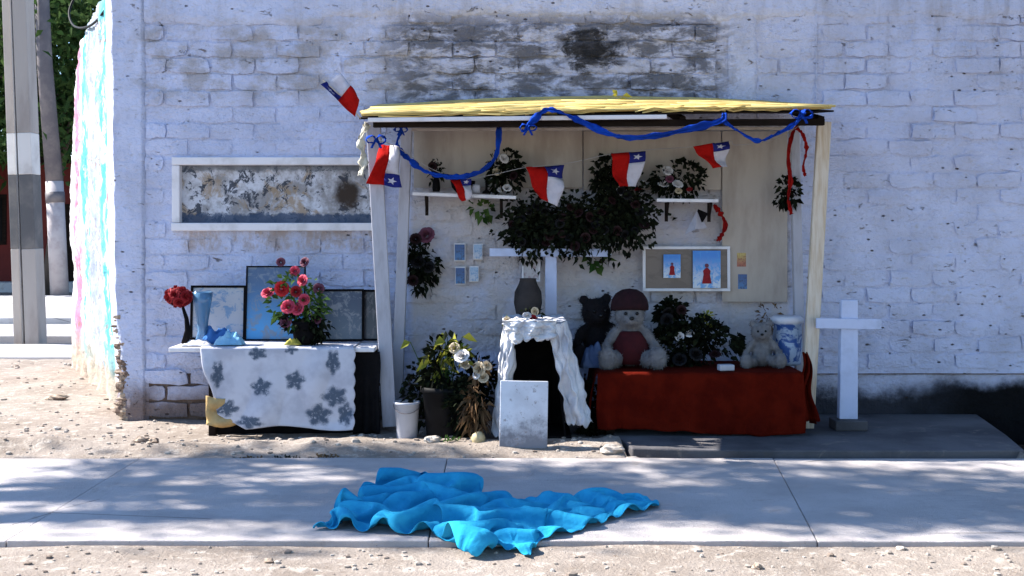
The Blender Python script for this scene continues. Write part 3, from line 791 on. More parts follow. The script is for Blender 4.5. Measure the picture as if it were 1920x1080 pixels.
flag('flag hanging over bare cream board near the red ribbon', [(1367, 264), (1362, 314), (1336, 316), (1297, 276)], 8.72, .014, seed=6)
def smooth_path(pts, n=6):
    out = []
    for i in range(len(pts) - 1):
        a, b, c, d = pts[max(i - 1, 0)], pts[i], pts[i + 1], pts[min(i + 2, len(pts) - 1)]
        for k in range(n):
            t = k / n
            out.append(.5 * ((2 * b) + (c - a) * t + (2 * a - 5 * b + 4 * c - d) * t * t + (3 * b - a - 3 * c + d) * t ** 3))
    out.append(pts[-1]); return out
pts = [P(x, y, Y) for x, y, Y in ((706, 262, 8.48), (745, 276, 8.5), (800, 312, 8.7), (862, 335, 8.78), (930, 326, 8.76), (985, 314, 8.72), (1060, 307, 8.71), (1143, 289, 8.71), (1213, 281, 8.71), (1297, 275, 8.71), (1367, 264, 8.70), (1380, 330 - 58, 8.7), (1450, 262, 8.65), (1505, 232, 8.55))]
tag(MB().tube(smooth_path(pts, 4), .0028, 5).build('bunting_string', M['string'], smooth=True), 'thin sagging string carrying the small flags', 'string')
tag(MB().tube([P(676, 222, 8.19), P(640, 180, 8.17), P(606, 150, 8.16)], .0045, 6).build('flag_stick', M['grey_wood'], smooth=True), 'thin stick holding the flag over the roof corner', 'stick')
def ribbon(lab, px, Y, w, mat, seed, name='blue_ribbon', cat='ribbon', group='blue ribbons swagged under the roof'):
    pts = smooth_path([P(x, y, Y) if not isinstance(Y, list) else P(x, y, Y[i]) for i, (x, y) in enumerate(px)], 8)
    mb = MB(); n = len(pts)
    def fn(u, v):
        i = min(n - 1, int(v * (n - 1) + .5)); p = pts[i]; t = (pts[min(i + 1, n - 1)] - pts[max(i - 1, 0)]).normalized()
        s_ = Vector((0, 1, 0)).cross(t).normalized(); tw = .9 * math.sin(v * 9 + seed) + .5 * nz(v * 8, seed, 0)
        ww = w * (.8 + .7 * nz(v * 14, seed, 4) + .35 * nz(v * 40, seed, 7))
        d = s_ * math.cos(tw) + Vector((0, 1, 0)) * math.sin(tw)
        return p + d * (u - .5) * ww + Vector((.004 * nz(v * 50, u * 2, 3), -.012 * math.sin(u * 9 + 6 * nz(v * 20, 0, seed)), .010 * nz(v * 30, u * 2, seed)))
    return tag(mb.grid(fn, 4, n - 1).build(name, mat, smooth=True, solid=.004), lab, cat, group)
ribbon('blue ribbon drooping from the left post to the long shelf and back up', [(752, 246), (745, 275), (772, 303), (800, 322), (850, 332), (900, 322), (930, 292), (936, 238)], 8.6, .05, M['ribbon_blue'], 1)
ribbon('blue ribbon looped over the middle of the reed roof', [(984, 246), (1000, 226), (1025, 206), (1055, 212), (1085, 226), (1135, 248), (1175, 258), (1235, 254), (1300, 240), (1352, 226), (1358, 212)], 8.16, .055, M['ribbon_blue'], 2)
ribbon('short blue ribbon dipping beside the right roof corner', [(1358, 228), (1385, 246), (1420, 264), (1455, 252), (1490, 232), (1508, 210)], 8.17, .035, M['ribbon_blue'], 3)
ribbon('red ribbon tail hanging long down the right inner post', [(1505, 228), (1488, 246), (1478, 290), (1482, 340), (1478, 372), (1484, 402)], 8.7, .040, M['ribbon_red'], 4, 'red_ribbon', group='red ribbons on the right post')
ribbon('short red ribbon loop curling beside the long red tail', [(1494, 240), (1506, 254), (1512, 280), (1506, 312), (1510, 330)], 8.55, .028, M['ribbon_red'], 5, 'red_ribbon', group='red ribbons on the right post')
ribbon('torn cream strip dangling from the left roof corner', [(690, 232), (676, 262), (682, 295), (676, 330)], 8.4, .07, M['ribbon_cream'], 6, 'cream_strip', group='cream strips on the shelter')
ribbon('maroon ribbon drooping under the short shelf', [(1338, 384), (1352, 402), (1360, 425), (1346, 452)], 9.05, .045, M['ribbon_red'], 7, 'maroon_ribbon', group=None)
def bow(lab, px, py, Y, s_, mat, name='ribbon_bow'):
    c = P(px, py, Y); k = s_ * Y / F; mb = MB()
    for a in (-1, 1):
        def lp(u, v, a=a):
            t = v * 2 * math.pi; return c + k * .35 * Vector((nz(v * 5, u * 2, a + px), 0, nz(v * 6, u * 2, a - py))) + Vector((a * k * (.55 - .55 * math.cos(t)), (u - .5) * k * .6 - .01, k * .42 * math.sin(t) + .15 * k * (u - .5)))
        mb.grid(lp, 3, 14)
    mb.ell(c, (k * .22, k * .2, k * .24), 8)
    for a in (-1, 1):
        mb.grid(lambda u, v, a=a: c + Vector((a * k * (.1 + .45 * v) + (u - .5) * k * .3, -.012 + .01 * math.sin(v * 6), -k * 1.0 * v)), 3, 5)
    return tag(mb.build(name, mat, smooth=True, solid=.003), lab, 'bow', 'blue bows on the shelter')
bow('crumpled blue bow tied at the right roof corner', 1502, 214, 8.14, 18, M['ribbon_blue'])
bow('blue bow tied under the roof where the middle ribbon starts', 990, 240, 8.16, 14, M['ribbon_blue'])
bow('blue bow on top of the folded flag at the leaning post', 706, 262, 8.46, 16, M['ribbon_blue'])
bow('blue bow at the head of the inner white post', 752, 243, 8.55, 11, M['ribbon_blue'])
# folded paper pennants under the short shelf
mb = MB(); a, b, c = P(1308, 392, 9.06), P(1284, 440, 9.02), P(1326, 428, 9.10)
mb.add([a, b, c, P(1304, 430, 8.97)], [(0, 1, 3), (0, 3, 2)])
tag(mb.build('paper_pennant', M['flag_white'], solid=.003), 'folded white paper pennant pinned under the short shelf', 'pennant')
mb = MB(); mb.add([P(1309, 392, 9.05), P(1296, 425, 9.04), P(1318, 416, 9.06), P(1328, 400, 9.08)], [(0, 1, 2), (0, 2, 3)])
tag(mb.build('black_pennant', M['soot'], solid=.003), 'small black cloth scrap beside the white paper pennant', 'cloth scrap')

# ------------------------------------------------------------------ crosses
cr = thing('white_cross', P(1033, 700, 8.98), 'tall white wooden cross standing behind the draped grotto, under the wreaths', 'cross', 'white crosses')
MB().bar(P(1033, 800, 8.98), P(1033, 452, 8.98), .088, .05).build('upright', M['cross_paint'], cr, bevel=.005)
a, b = P(918, 473, 8.945), P(1146, 474, 8.945)
MB().bar(a, b, .062, .02).build('crossbar', M['cross_paint'], cr, bevel=.004)
YC = 8.55
cr = thing('white_cross', P(1588, 788, YC), 'white wooden cross on a small base, standing alone on the concrete landing', 'cross', 'white crosses')
b0 = P(1590, 790, YC); b0.z = .045
MB().prism([(b0.x - .115, YC - .10), (b0.x + .115, YC - .10), (b0.x + .115, YC + .10), (b0.x - .115, YC + .10)], .046, .120).build('base', M['slab'], cr, bevel=.01)
tp = P(1591, 562, YC)
MB().bar((b0.x - .005, YC, .121), (tp.x, YC, tp.z), .135, .07, .12).build('upright', M['cross_paint'], cr, bevel=.006)
a, b = P(1530, 606, YC - .045), P(1652, 608, YC - .045)
MB().bar(a, b, .075, .02).build('crossbar', M['cross_paint'], cr, bevel=.004)

# ------------------------------------------------------------------ small plaques and pictures
def picmat(name, top, bot, sp_=None):
    t = NT(name, .35, .5); co = t.n('ShaderNodeTexCoord').outputs['Generated']; x, y, z = t.xyz(co)
    c = t.mix(t.rng(z, .1, .9), bot, top)
    c = t.mix(t.mul(t.rng(t.noise(5, 6, .7, co, dist=.6), .48, .60), .85), c, sp_ or tuple(q * .4 for q in top))
    return t.fin(c)
def tile(lab, px, py, wpx, hpx, mat, Y=9.13):
    c = P(px, py, Y); s_ = Y / F
    t = thing('thanks_plaque', c, lab, 'plaque', 'small plaques on the shrine back wall')
    MB().box(c + Vector((0, .02, 0)), (wpx * s_, .03, hpx * s_)).build('plate', M['white_paint'], t, bevel=.003)
    MB().box(c, (wpx * s_ * .84, .012, hpx * s_ * .86)).build('print', mat, t)
blu = picmat('blue_print', (.012, .075, .24), (.025, .15, .36)); pal = picmat('pale_blue_print', (.30, .42, .56), (.48, .52, .58), (.10, .25, .45))
yel = picmat('yellow_print', (.45, .34, .10), (.35, .10, .06), (.2, .05, .03))
tile('deep blue plaque, upper of the pair beside the hanging bouquet', 862, 473, 22, 34, blu)
tile('pale blue plaque beside the upper deep blue plaque', 896, 472, 18, 30, pal)
tile('deep blue plaque, lower of the pair beside the hanging bouquet', 863, 517, 20, 34, blu)
tile('pale blue plaque beside the lower deep blue plaque', 889, 514, 18, 30, pal)
tile('yellow and red plaque right of the photo board', 1390, 487, 20, 30, yel)
tile('deep blue plaque below the yellow and red plaque', 1392, 528, 20, 32, blu)
def picture(name, lab, px, py, wpx, hpx, Y, fw, fmat, pmat, tilt=0.0, yaw=0.0, cat='picture', group=None, roll=0.0):
    """framed picture; px,py = bottom centre"""
    s_ = Y / F; b = P(px, py, Y); t = thing(name, b, lab, cat, group); w, h = wpx * s_, hpx * s_
    Mx = Matrix.Rotation(yaw, 3, 'Z') @ Matrix.Rotation(-tilt, 3, 'X') @ Matrix.Rotation(roll, 3, 'Y')
    def bx(c, s, n, m, bev=.002): return MB().box(b + Mx @ Vector(c), s, Mx).build(n, m, t, bevel=bev)
    bx((0, 0, fw / 2), (w, .022, fw), 'frame_rail', fmat); bx((0, 0, h - fw / 2), (w, .022, fw), 'frame_rail', fmat)
    bx((-w / 2 + fw / 2, 0, h / 2), (fw, .021, h - 2 * fw - .001), 'frame_stile', fmat); bx((w / 2 - fw / 2, 0, h / 2), (fw, .021, h - 2 * fw - .001), 'frame_stile', fmat)
    bx((0, .006, h / 2), (w - fw, .006, h - fw), 'print', pmat, 0)
    return t, b, Mx, w, h
kraft = picmat('brown_card', (.16, .12, .10), (.15, .11, .09), (.11, .08, .065))
t, b, Mx, w, h = picture('photo_board', 'white framed brown board with two blue pictures pinned on it', 1287, 546, 164, 84, 9.10, .022, M['white_paint'], kraft, .02, cat='picture board')
skyp = picmat('blue_devotional_print', (.02, .20, .62), (.55, .62, .70), (.04, .28, .66))
def pinned(px, py, wpx, hpx):
    c = P(px, py, 9.075); s_ = 9.075 / F
    o = MB().box(c, (wpx * s_, .006, hpx * s_)).build('pinned_picture', skyp, t)
    m = MB(); bx_, bz = c.x, c.z - hpx * s_ * .38; k = hpx * s_
    prof = [(.13, 0), (.11, .10), (.085, .24), (.10, .34), (.03, .42)]
    m.add([(bx_ + r * k, c.y - .006, bz + z * k) for r, z in prof] + [(bx_ - r * k, c.y - .006, bz + z * k) for r, z in prof[::-1]], [tuple(range(2 * len(prof)))])
    m.build('robe', M['p_red'], o, solid=.002)
    MB().lathe([(.001, 0), (.055 * k, .0), (.055 * k, .002), (.001, .002)], (bx_, c.y - .005, bz + .48 * k), 16, Matrix.Rotation(R(90), 3, 'X')).build('face', M['p_mauve'], o)
pinned(1260, 499, 32, 44); pinned(1325, 505, 52, 70)
picture('small_picture', 'small pale picture leaning between grey urn and white cross', 996, 528, 34, 42, 9.05, .012, M['white_paint'], picmat('pale_print', (.5, .5, .54), (.46, .42, .42), (.3, .2, .22)), .05)

# ================================================================== LEFT TABLE
TY0, TY1 = 8.50, 9.08
tz = P(500, 652, TY0).z
tb = thing('offering_table', (P(508, 800, 8.8).x, 8.8, 0), 'plain table with white board top under the floral cloth', 'table')
xa, xb = P(316, 650, TY0).x, P(702, 650, TY0).x
MB().box(((xa + xb) / 2, (TY0 + TY1) / 2, tz - .016), (xb - xa, TY1 - TY0, .032)).build('tabletop', M['white_paint'], tb, bevel=.005)
for x in (xa + .30, xb - .06):
    for y in (TY0 + .08, TY1 - .08):
        MB().bar((x, y, -.03), (x, y, tz - .033), .05, .05).build('leg', M['dark_wood'], tb, bevel=.004)
MB().box(((xa + xb) / 2 + .08, TY0 + .10, tz - .075), (xb - xa - .34, .02, .08)).build('apron', M['dark_wood'], tb)
# tablecloth with dark blossoms
def tcmat():
    t = NT('floral_tablecloth', .9, .15); x, y, z = t.xyz()
    c = t.mix(t.rng(t.noise(6, 5), .4, .65), (.54, .54, .60), (.42, .42, .48))
    wob = t.mul(t.math('SUBTRACT', t.noise(30, 5, .7, dist=.4), .5), 2.0)
    masks = None
    for i, (px, py, rx, ry) in enumerate(((408, 702, 13, 28), (482, 663, 20, 14), (490, 726, 22, 19), (553, 714, 21, 20), (545, 655, 14, 11), (624, 679, 15, 26), (628, 744, 26, 22), (598, 778, 27, 23), (648, 776, 17, 25), (425, 765, 24, 18), (470, 790, 30, 13))):
        p = P(px, py, 8.46)
        dx = t.math('DIVIDE', t.math('SUBTRACT', x, p.x), rx / 300); dz = t.math('DIVIDE', t.math('SUBTRACT', z, p.z), ry / 300)
        pet = t.math('SINE', t.math('ADD', t.mul(t.math('ARCTAN2', dz, dx), 5.0), i * 1.3))
        d = t.math('ADD', t.math('ADD', t.mul(dx, dx), t.mul(dz, dz)), t.math('ADD', wob, t.mul(pet, .30)))
        k = t.rng(d, .35, 1.35, 1, 0); masks = k if masks is None else t.math('MAXIMUM', masks, k)
    masks = t.mul(masks, t.rng(t.noise(44, 3), .28, .44, .35, 1))
    c = t.mix(t.mul(masks, .95), c, (.06, .085, .125))
    return t.fin(c, t.bump(t.noise(300, 2), .2, .002))
def tcl(u, v):
    pxl = lerp(377, 664, u); top = .26
    x = (pxl - 960) / F * TY0
    bot = lerp(748, 802, min(1, u * 3.2) ** .8) + 4 * math.sin(u * 9)
    if v < top:
        y = lerp(TY1 - .12, TY0 - .012, v / top); z = tz + .006 + .003 * nz(x * 3, y * 3, 2)
        return Vector((x, y, z))
    w = (v - top) / (1 - top); zb = P(0, bot, TY0 - .03).z; z = lerp(tz + .004, zb, w)
    fold = .035 * w ** .7 * (math.sin(u * 17 + 1.2 * math.sin(w * 2.5)) * .5 + nz(u * 6, w * 1.5, 4) * 1.2) + .03 * w * math.sin((u + w * .55) * 9)
    xx = x + .02 * w * nz(u * 5, w * 2, 9)
    if u > .93: xx += .014 * abs(math.sin(w * 19)) * (u - .93) / .07
    if u < .12: xx += (.12 - u) * .9 * w ** 1.5
    return Vector((xx, TY0 - .022 - abs(fold) * .6 - fold * .5 - .02 * w, z))
tag(MB().grid(tcl, 110, 70).build('floral_tablecloth', tcmat(), smooth=True, solid=.002), 'white scalloped tablecloth printed with dark blossoms draped over the plain table', 'tablecloth')
bc = MB().grid(lambda u, v: Vector((P(lerp(662, 712, u), 700, TY0 + .04).x + .01 * nz(v * 3, u * 3, 5), TY0 + .05 - .02 * math.sin(u * 14 + v) * v, lerp(tz - .034, .012, v))), 20, 24)  # black sheet added in place of the shadow below the table end
tag(bc.build('table_end_shade', cloth_mat('table_end_shade', (.006, .006, .007), (.010, .009, .010)), smooth=True, solid=.003), 'black sheet added as shade under the bare end of the plain table', 'cloth')
# black box added as shade under the table, and a yellow rag
MB_ = MB().box((P(540, 800, 8.72).x, 8.80, .10), (1.05, .34, .24))
tag(MB_.build('shade_infill', M['soot'], bevel=.01), 'low black crate added as shade under the floral cloth', 'infill')
rg = MB().grid(lambda u, v: P(lerp(386, 448, u), lerp(742, 796, v) + 6 * math.sin(u * 3), 8.44) + Vector((0, .05 * nz(u * 3, v * 3, 1) + .05 * u, .015 * nz(u * 5, v * 5, 3))), 14, 12)
tag(rg.build('ochre_rag', cloth_mat('ochre_rag', (.50, .36, .17), (.36, .24, .11)), smooth=True, solid=.004), 'ochre rag hanging below the cloth corner', 'rag')

# things on the left table
TT = tz + .012
def onT(px, Y): return Vector(((px - 960) / F * Y, Y, TT))
def picT(name, lab, px, wpx, hpx, Y, fmat, pmat, tilt, fw=.018, yaw=0):
    py = HOR + (CAMH - TT) * F / Y; picture(name, lab, px, py, wpx, hpx, Y, fw, fmat, pmat, tilt, yaw)
picT('framed_photo', 'wide dark framed pale photo behind the glass vase', 408, 104, 102, 8.98, M['soot'], picmat('pale_photo', (.40, .41, .44), (.34, .36, .42), (.10, .22, .38)), .08)
picT('framed_photo', 'tall blue picture standing behind the pink roses', 515, 112, 140, 8.93, M['soot'], picmat('blue_photo', (.05, .10, .20), (.05, .26, .55), (.16, .20, .26)), .10, .010)
picT('framed_photo', 'dark framed photo with pale figure right of the roses', 640, 84, 98, 8.86, M['soot'], picmat('dark_photo', (.035, .05, .09), (.09, .12, .16), (.22, .22, .24)), .12, .016, .1)
picT('framed_photo', 'narrow black framed photo beside the leaning white post', 692, 40, 96, 8.90, M['soot'], picmat('black_photo', (.015, .015, .02), (.05, .05, .06), (.12, .1, .1)), .12, .016, -.1)
p = onT(347, 8.66)
vb = MB().tube([p, p + Vector((.02, 0, .10)), p + Vector((.01, 0, .19)), p + Vector((-.02, 0, .28))], [.03, .022, .016, .010], 10)
tag(vb.build('stem_vase', M['soot'], smooth=True), 'slim black leaning vase at the table end', 'vase')
t = thing('red_carnation', P(336, 582, 8.66), 'big round dark red flower head in the slim black vase', 'flower')
rnd = random.Random(4); c = P(334, 556, 8.66)
for k in range(34):
    d = Vector((rnd.gauss(0, 1), rnd.gauss(0, 1), rnd.gauss(0, 1))).normalized()
    inst('petal_cluster', ROSE['p_red'], t, c + Vector((d.x * .082, d.y * .08, d.z * .062)), d.to_track_quat('Z', 'Y').to_euler(), (.042, .042, .042))
MB().ell(c, (.075, .07, .055), 12).build('heart', M['p_dark'], t, smooth=True)
# pale blue glass vase
gl = NT('blue_glass', .08, .5); gl.b.inputs['Transmission Weight'].default_value = .55; gl.b.inputs['Alpha'].default_value = 1
M['blue_glass'] = gl.fin((.16, .34, .55))
MB_ = MB().lathe([(0, 0), (.05, 0), (.055, .02), (.035, .09), (.045, .18), (.065, .30), (.075, .38), (.07, .38), (.058, .30), (.03, .1)], onT(380, 8.72), 24)
tag(MB_.build('glass_vase', M['blue_glass'], smooth=True), 'tall flared pale blue glass vase beside the big red flower', 'vase')
def crumple(name, lab, cat, c, size, mat, seed, n=22, amp=.35):
    c = Vector(c); sx, sy, sz = size
    def fn(u, v):
        a, b = u * 2 - 1, v * 2 - 1; e = max(0, 1 - max(abs(a), abs(b)) ** 3)
        x, y = a * sx * (1 + .25 * nz(u * 3, v * 3, seed)), b * sy * (1 + .25 * nz(u * 3, v * 3, seed + 5))
        rd_ = 1 - abs(nz(u * 2.6, v * 2.6, seed + 9)) * 2
        return c + Vector((x, y, sz * e * (.35 + .45 * max(0, rd_) + amp * nz(u * 6, v * 6, seed + 2)) + .004))
    return tag(MB().grid(fn, n, n).build(name, mat, smooth=True, solid=.002), lab, cat)
M['pale_blue_cloth'] = cloth_mat('pale_blue_cloth', (.28, .50, .66), (.16, .36, .56)); M['mid_blue_cloth'] = cloth_mat('mid_blue_cloth', (.05, .16, .40), (.04, .12, .32))
crumple('folded_napkin', 'crumpled pale blue napkin on the table edge', 'napkin', onT(432, 8.58), (.10, .06, .11), M['pale_blue_cloth'], 3)
crumple('blue_scarf', 'crumpled deep blue scarf behind the napkin', 'scarf', onT(405, 8.72), (.14, .09, .14), M['mid_blue_cloth'], 6)
crumple('lace_doily', 'small white lace doily under the glass vase', 'doily', onT(372, 8.62) - Vector((0, 0, .010)), (.12, .07, .05), M['lace'], 9)
# pink rose bouquet in black pot
pb = onT(572, 8.66)
MB_ = MB().lathe([(0, 0), (.075, 0), (.085, .05), (.095, .15), (.10, .17), (.09, .17), (.07, .05)], pb, 22)
tag(MB_.build('black_flowerpot', M['soot'], smooth=True), 'black round flowerpot holding the pink roses', 'flowerpot')
bunch('rose_bouquet', 'bouquet of pink and scarlet roses with green leaves in black pot', 'bouquet', 560, 562, 8.64, 105, 105, 240, M['leaf_green'],
      [('p_pink', 502, 548, 13), ('p_hot', 533, 540, 15), ('p_pink', 545, 573, 14), ('p_pink', 563, 577, 13), ('p_pink', 553, 508, 10), ('p_mauve', 571, 491, 10), ('p_mauve', 527, 491, 9), ('p_pink', 570, 525, 12), ('p_mauve', 538, 603, 12), ('p_mauve', 600, 540, 11), ('p_mauve', 595, 598, 10), ('p_red', 560, 545, 11), ('p_pink', 575, 560, 11)], 41, depth=.10, stems=pb + Vector((0, 0, .12)), L=.06, W=.035)
bunch('dark_greenery', 'dark drooping greenery at the rim of the black flowerpot', 'greenery', 576, 610, 8.62, 84, 58, 220, M['leaf_dark'], [], 42, depth=.09)
crumple('yellow_petal_scrap', 'small yellow flower scrap in front of the black flowerpot', 'flower scrap', onT(548, 8.56), (.055, .03, .06), M['p_yellow'], 12, 12)

# ================================================================== GROTTO AND FRONT OBJECTS
GY = 8.22
g0 = P(1012, 820, GY); g0.z = 0
gr = thing('draped_grotto', g0, 'small black arched grotto with white crumpled cloth draped around it', 'grotto')
AI = [(944, 822), (950, 740), (957, 680), (964, 650), (978, 636), (1004, 632), (1028, 634), (1038, 650), (1045, 690), (1053, 750), (1060, 822)]
def tunnel(path, y0, y1):
    return MB().grid(lambda u, v: (lambda q: Vector((q.x, lerp(y0, y1, u), q.z)))(P(*path[int(v * (len(path) - 1) + .5)], GY)), 3, len(path) - 1)
tunnel(AI, GY - .02, GY + .55).build('vault', M['soot'], gr, solid=.012)
a, b = P(942, 822, GY), P(1062, 622, GY)
MB().box(((a.x + b.x) / 2, GY + .56, b.z / 2), (b.x - a.x, .02, b.z)).build('back', M['soot'], gr)
def crump(u, v, sd):
    """creased-cloth offset"""
    r1 = 1 - abs(nz(u * 2.6 + v * 1.2 + sd, v * 2.2, sd)) * 2.2; r2 = 1 - abs(nz(u * 6 + v * 2, v * 3.6 - sd, sd + 3)) * 2.4
    return .62 * r1 + .38 * r2
def drapery(name, tl, tr, bl, br, dy, amp, sd, nu=26, nv=60, folds=3, jag=5):
    def fn(u, v):
        L = (lerp(tl[0], bl[0], v), lerp(tl[1], bl[1], v)); Q = (lerp(tr[0], br[0], v), lerp(tr[1], br[1], v))
        ed = 4 * (u - .5) ** 2
        px = lerp(L[0], Q[0], u) + ed * jag * nz(v * 4.5, u * 2, sd + 5) * (1 if u > .5 else .8); py = lerp(L[1], Q[1], u) + (jag * 1.4 * nz(u * 5, 0, sd + 8) if v > .92 else 0)
        p = P(px, py, GY); k = crump(u, v, sd)
        p.y += dy - amp * k - .6 * amp * math.sin(u * math.pi * folds + v * 2.0 + sd) * (.4 + v * .6) + .05 * ed
        p.x += .5 * amp * nz(u * 4, v * 9, sd + 1); p.z += .4 * amp * nz(u * 9, v * 4, sd + 6)
        return p
    return MB().grid(fn, nu, nv).build(name, M['lace'], gr, smooth=True, solid=.004)
drapery('left_drape', (944, 606), (972, 634), (921, 812), (949, 818), -.03, .045, 3, 16, 70, 2, 9)
drapery('right_drape', (1028, 612), (1062, 600), (1064, 796), (1112, 792), -.05, .055, 7, 30, 80, 3, 6)
drapery('top_drape', (944, 602), (1044, 598), (958, 638), (1038, 634), -.09, .045, 11, 60, 22, 5, 10)
def topcl(u, v):
    p0 = P(lerp(942, 1060, v), 604, GY); p0.y = lerp(GY - .10, GY + .5, u); p0.z += .022 * crump(u, v * 2, 15); return p0
MB().grid(topcl, 24, 40).build('top_cloth', M['lace'], gr, smooth=True, solid=.004)
MB().box(((a.x + b.x) / 2 + .02, GY + .26, .03), (b.x - a.x + .03, .60, .05)).build('floor_board', M['soot'], gr)

# the white slab propped in front
def slabmat():
    t = NT('grimy_white_board', .75, .2); x, y, z = t.xyz()
    c = t.mix(t.rng(t.noise(5, 6), .4, .65), (.70, .71, .76), (.58, .58, .62))
    dz = t.math('ADD', z, t.mul(t.math('SUBTRACT', t.noise(11, 7, .72), .5), .55))
    c = t.mix(t.mul(t.rng(dz, .04, .26, 1, 0), .8), c, (.10, .095, .11))
    c = t.mix(t.mul(t.rng(t.noise(22, 6, .7), .58, .66), .6), c, (.16, .10, .08))
    return t.fin(c, t.bump(t.noise(40, 5), .3, .005))
M['dirty_white'] = slabmat()
SY = 7.94; p = P(981, 851, SY); p.z = 0.005
w = 90 / F * SY; hgt = 128 / F * SY
Mx = Matrix.Rotation(R(-6), 3, 'X') @ Matrix.Rotation(R(1.0), 3, 'Y')
tag(MB().box(p + Mx @ Vector((0, 0, hgt / 2 + .004)), (w, .025, hgt), Mx).build('propped_board', M['dirty_white'], bevel=.004), 'white board grimy at the foot, propped before the black grotto', 'board')
# flowers on top of the grotto, urn behind
vp = P(995, 600, 8.55)
MB_ = MB().lathe([(0, 0), (.06, 0), (.09, .05), (.105, .13), (.10, .21), (.07, .27), (.06, .30), (.065, .31), (.05, .31), (.04, .2)], P(990, 600, 8.75), 24)
uz = tag(MB_.build('clay_urn', M['clay'], smooth=True), 'round grey clay urn standing behind the grotto cloth', 'urn')
MB_ = MB().box((P(996, 700, 8.78).x, 8.83, P(996, 602, 8.78).z / 2), (.3, .18, P(996, 602, 8.78).z - .004))
tag(MB_.build('urn_stand', M['soot'], bevel=.01), 'black box pedestal under the grey clay urn', 'pedestal')
bunch('small_posy', 'cream and red posy lying on the grotto cloth', 'posy', 997, 592, 8.30, 40, 22, 30, M['leaf_dark'], [('p_white', 988, 590, 9), ('p_cream', 1003, 583, 8), ('p_red', 1000, 597, 8)], 51, depth=.04, L=.04, W=.02)
bunch('yellow_posy', 'small yellowish flower at the left shoulder of the grotto', 'posy', 953, 602, 8.28, 18, 14, 10, M['leaf_yellow'], [('p_cream', 951, 600, 8), ('p_yellow', 957, 605, 6)], 52, depth=.03, L=.03, W=.015)

# bucket
by = 8.36; bp = P(763, 824, by); bp.z = .004
bk = thing('white_bucket', bp, 'small white plastic bucket at the foot of the leaning post', 'bucket')
s_ = by / F
MB().lathe([(0, 0), (18 * s_, 0), (19 * s_, .01), (23 * s_, 66 * s_), (25 * s_, 67 * s_), (25 * s_, 71 * s_), (22.5 * s_, 71 * s_), (17.5 * s_, .012), (0, .012)], bp, 28).build('pail', M['bucket'], bk, smooth=True)
hd = [bp + Vector((math.cos(q) * 25 * s_, -math.sin(q) * 24 * s_ - .002, 66 * s_ - math.sin(q) * .055)) for q in np.linspace(0, math.pi, 14)]
MB().tube(hd, .0022, 6).build('handle', M['steel_dark'], bk, smooth=True)

# potted plant
py_ = 8.35; pp = P(835, 822, py_); pp.z = 0.0
pt = thing('potted_plant', pp, 'black pot of yellowing leafy plant between bucket and grotto', 'potted plant')
s_ = py_ / F
MB().lathe([(0, 0), (32 * s_, 0), (35 * s_, .02), (43 * s_, 90 * s_), (47 * s_, 92 * s_), (47 * s_, 102 * s_), (42 * s_, 102 * s_), (30 * s_, 40 * s_), (0, 40 * s_)], pp, 26).build('pot', M['black'], pt, smooth=True)
kind(foliage(P(835, 690, py_), (.17, .14, .20), 200, .085, .04, 61, .2).build('foliage', M['leaf_dark'], pt), 'stuff')
rnd = random.Random(62); stm = MB()
for k in range(26):
    a = rnd.uniform(0, 6.28); lx, lz = rnd.gauss(815, 22), rnd.uniform(622, 700)
    if k > 18: lx, lz = rnd.uniform(800, 860), rnd.uniform(630, 690)
    q = P(lx, lz, py_ + rnd.uniform(-.10, .06)); mb = MB()
    leaf(mb, q, Vector((math.cos(a), math.sin(a) * .6 - .4, rnd.uniform(-.5, .5))), rnd.uniform(.08, .12), rnd.uniform(.05, .075), rnd, .4)
    stm.tube([pp + Vector((0, 0, .3)), pp.lerp(q, .6) + Vector((0, 0, .06)), q], .003, 5)
    mb.build('leaf', M['leaf_yellow'], pt, smooth=True)
stm.build('stem', M['leaf_green'], pt)
bunch('white_flowers', 'white flowers tucked in the right side of the yellowing plant', 'flowers', 862, 668, 8.22, 34, 36, 40, M['leaf_yellow'], [('p_white', 866, 665, 15), ('p_cream', 852, 652, 11), ('p_cream', 872, 682, 11)], 63, depth=.04, L=.05, W=.025)
bunch('cream_lilies', 'cream flowers hanging beside the left edge of the grotto', 'flowers', 902, 696, 8.20, 40, 38, 40, M['leaf_brown'], [('p_cream', 898, 690, 14), ('p_cream', 914, 684, 10), ('p_cream', 906, 706, 11), ('p_white', 893, 702, 8)], 64, depth=.04, L=.05, W=.025)
bunch('withered_bouquet', 'withered brown bouquet standing between black pot and grotto', 'bouquet', 893, 768, 8.18, 36, 104, 200, M['leaf_brown'], [], 65, depth=.05, L=.09, W=.022, droop=.6)
q = P(897, 815, 8.08); 
gd = thing('pale_gourd', q - Vector((0, 0, .07)), 'pale round gourd on the ground before the withered bouquet', 'gourd')
MB().ell((q.x, q.y, .055), (.052, .05, .055), 14, .15).build('fruit', M['fruit'], gd, smooth=True)
MB().tube([(q.x, q.y, .10), (q.x + .01, q.y, .125), (q.x + .02, q.y + .01, .135)], .006, 6).build('stalk', M['leaf_brown'], gd, smooth=True)
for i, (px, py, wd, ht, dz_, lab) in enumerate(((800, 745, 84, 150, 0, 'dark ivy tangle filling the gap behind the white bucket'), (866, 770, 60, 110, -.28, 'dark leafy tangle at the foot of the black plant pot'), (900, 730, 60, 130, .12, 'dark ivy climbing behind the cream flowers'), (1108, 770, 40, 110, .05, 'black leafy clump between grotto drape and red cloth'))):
    bunch('dark_ivy', lab, 'ivy', px, py, 8.46 + dz_, wd, ht, 620, M['leaf_dark'], [], 70 + i, depth=.08)

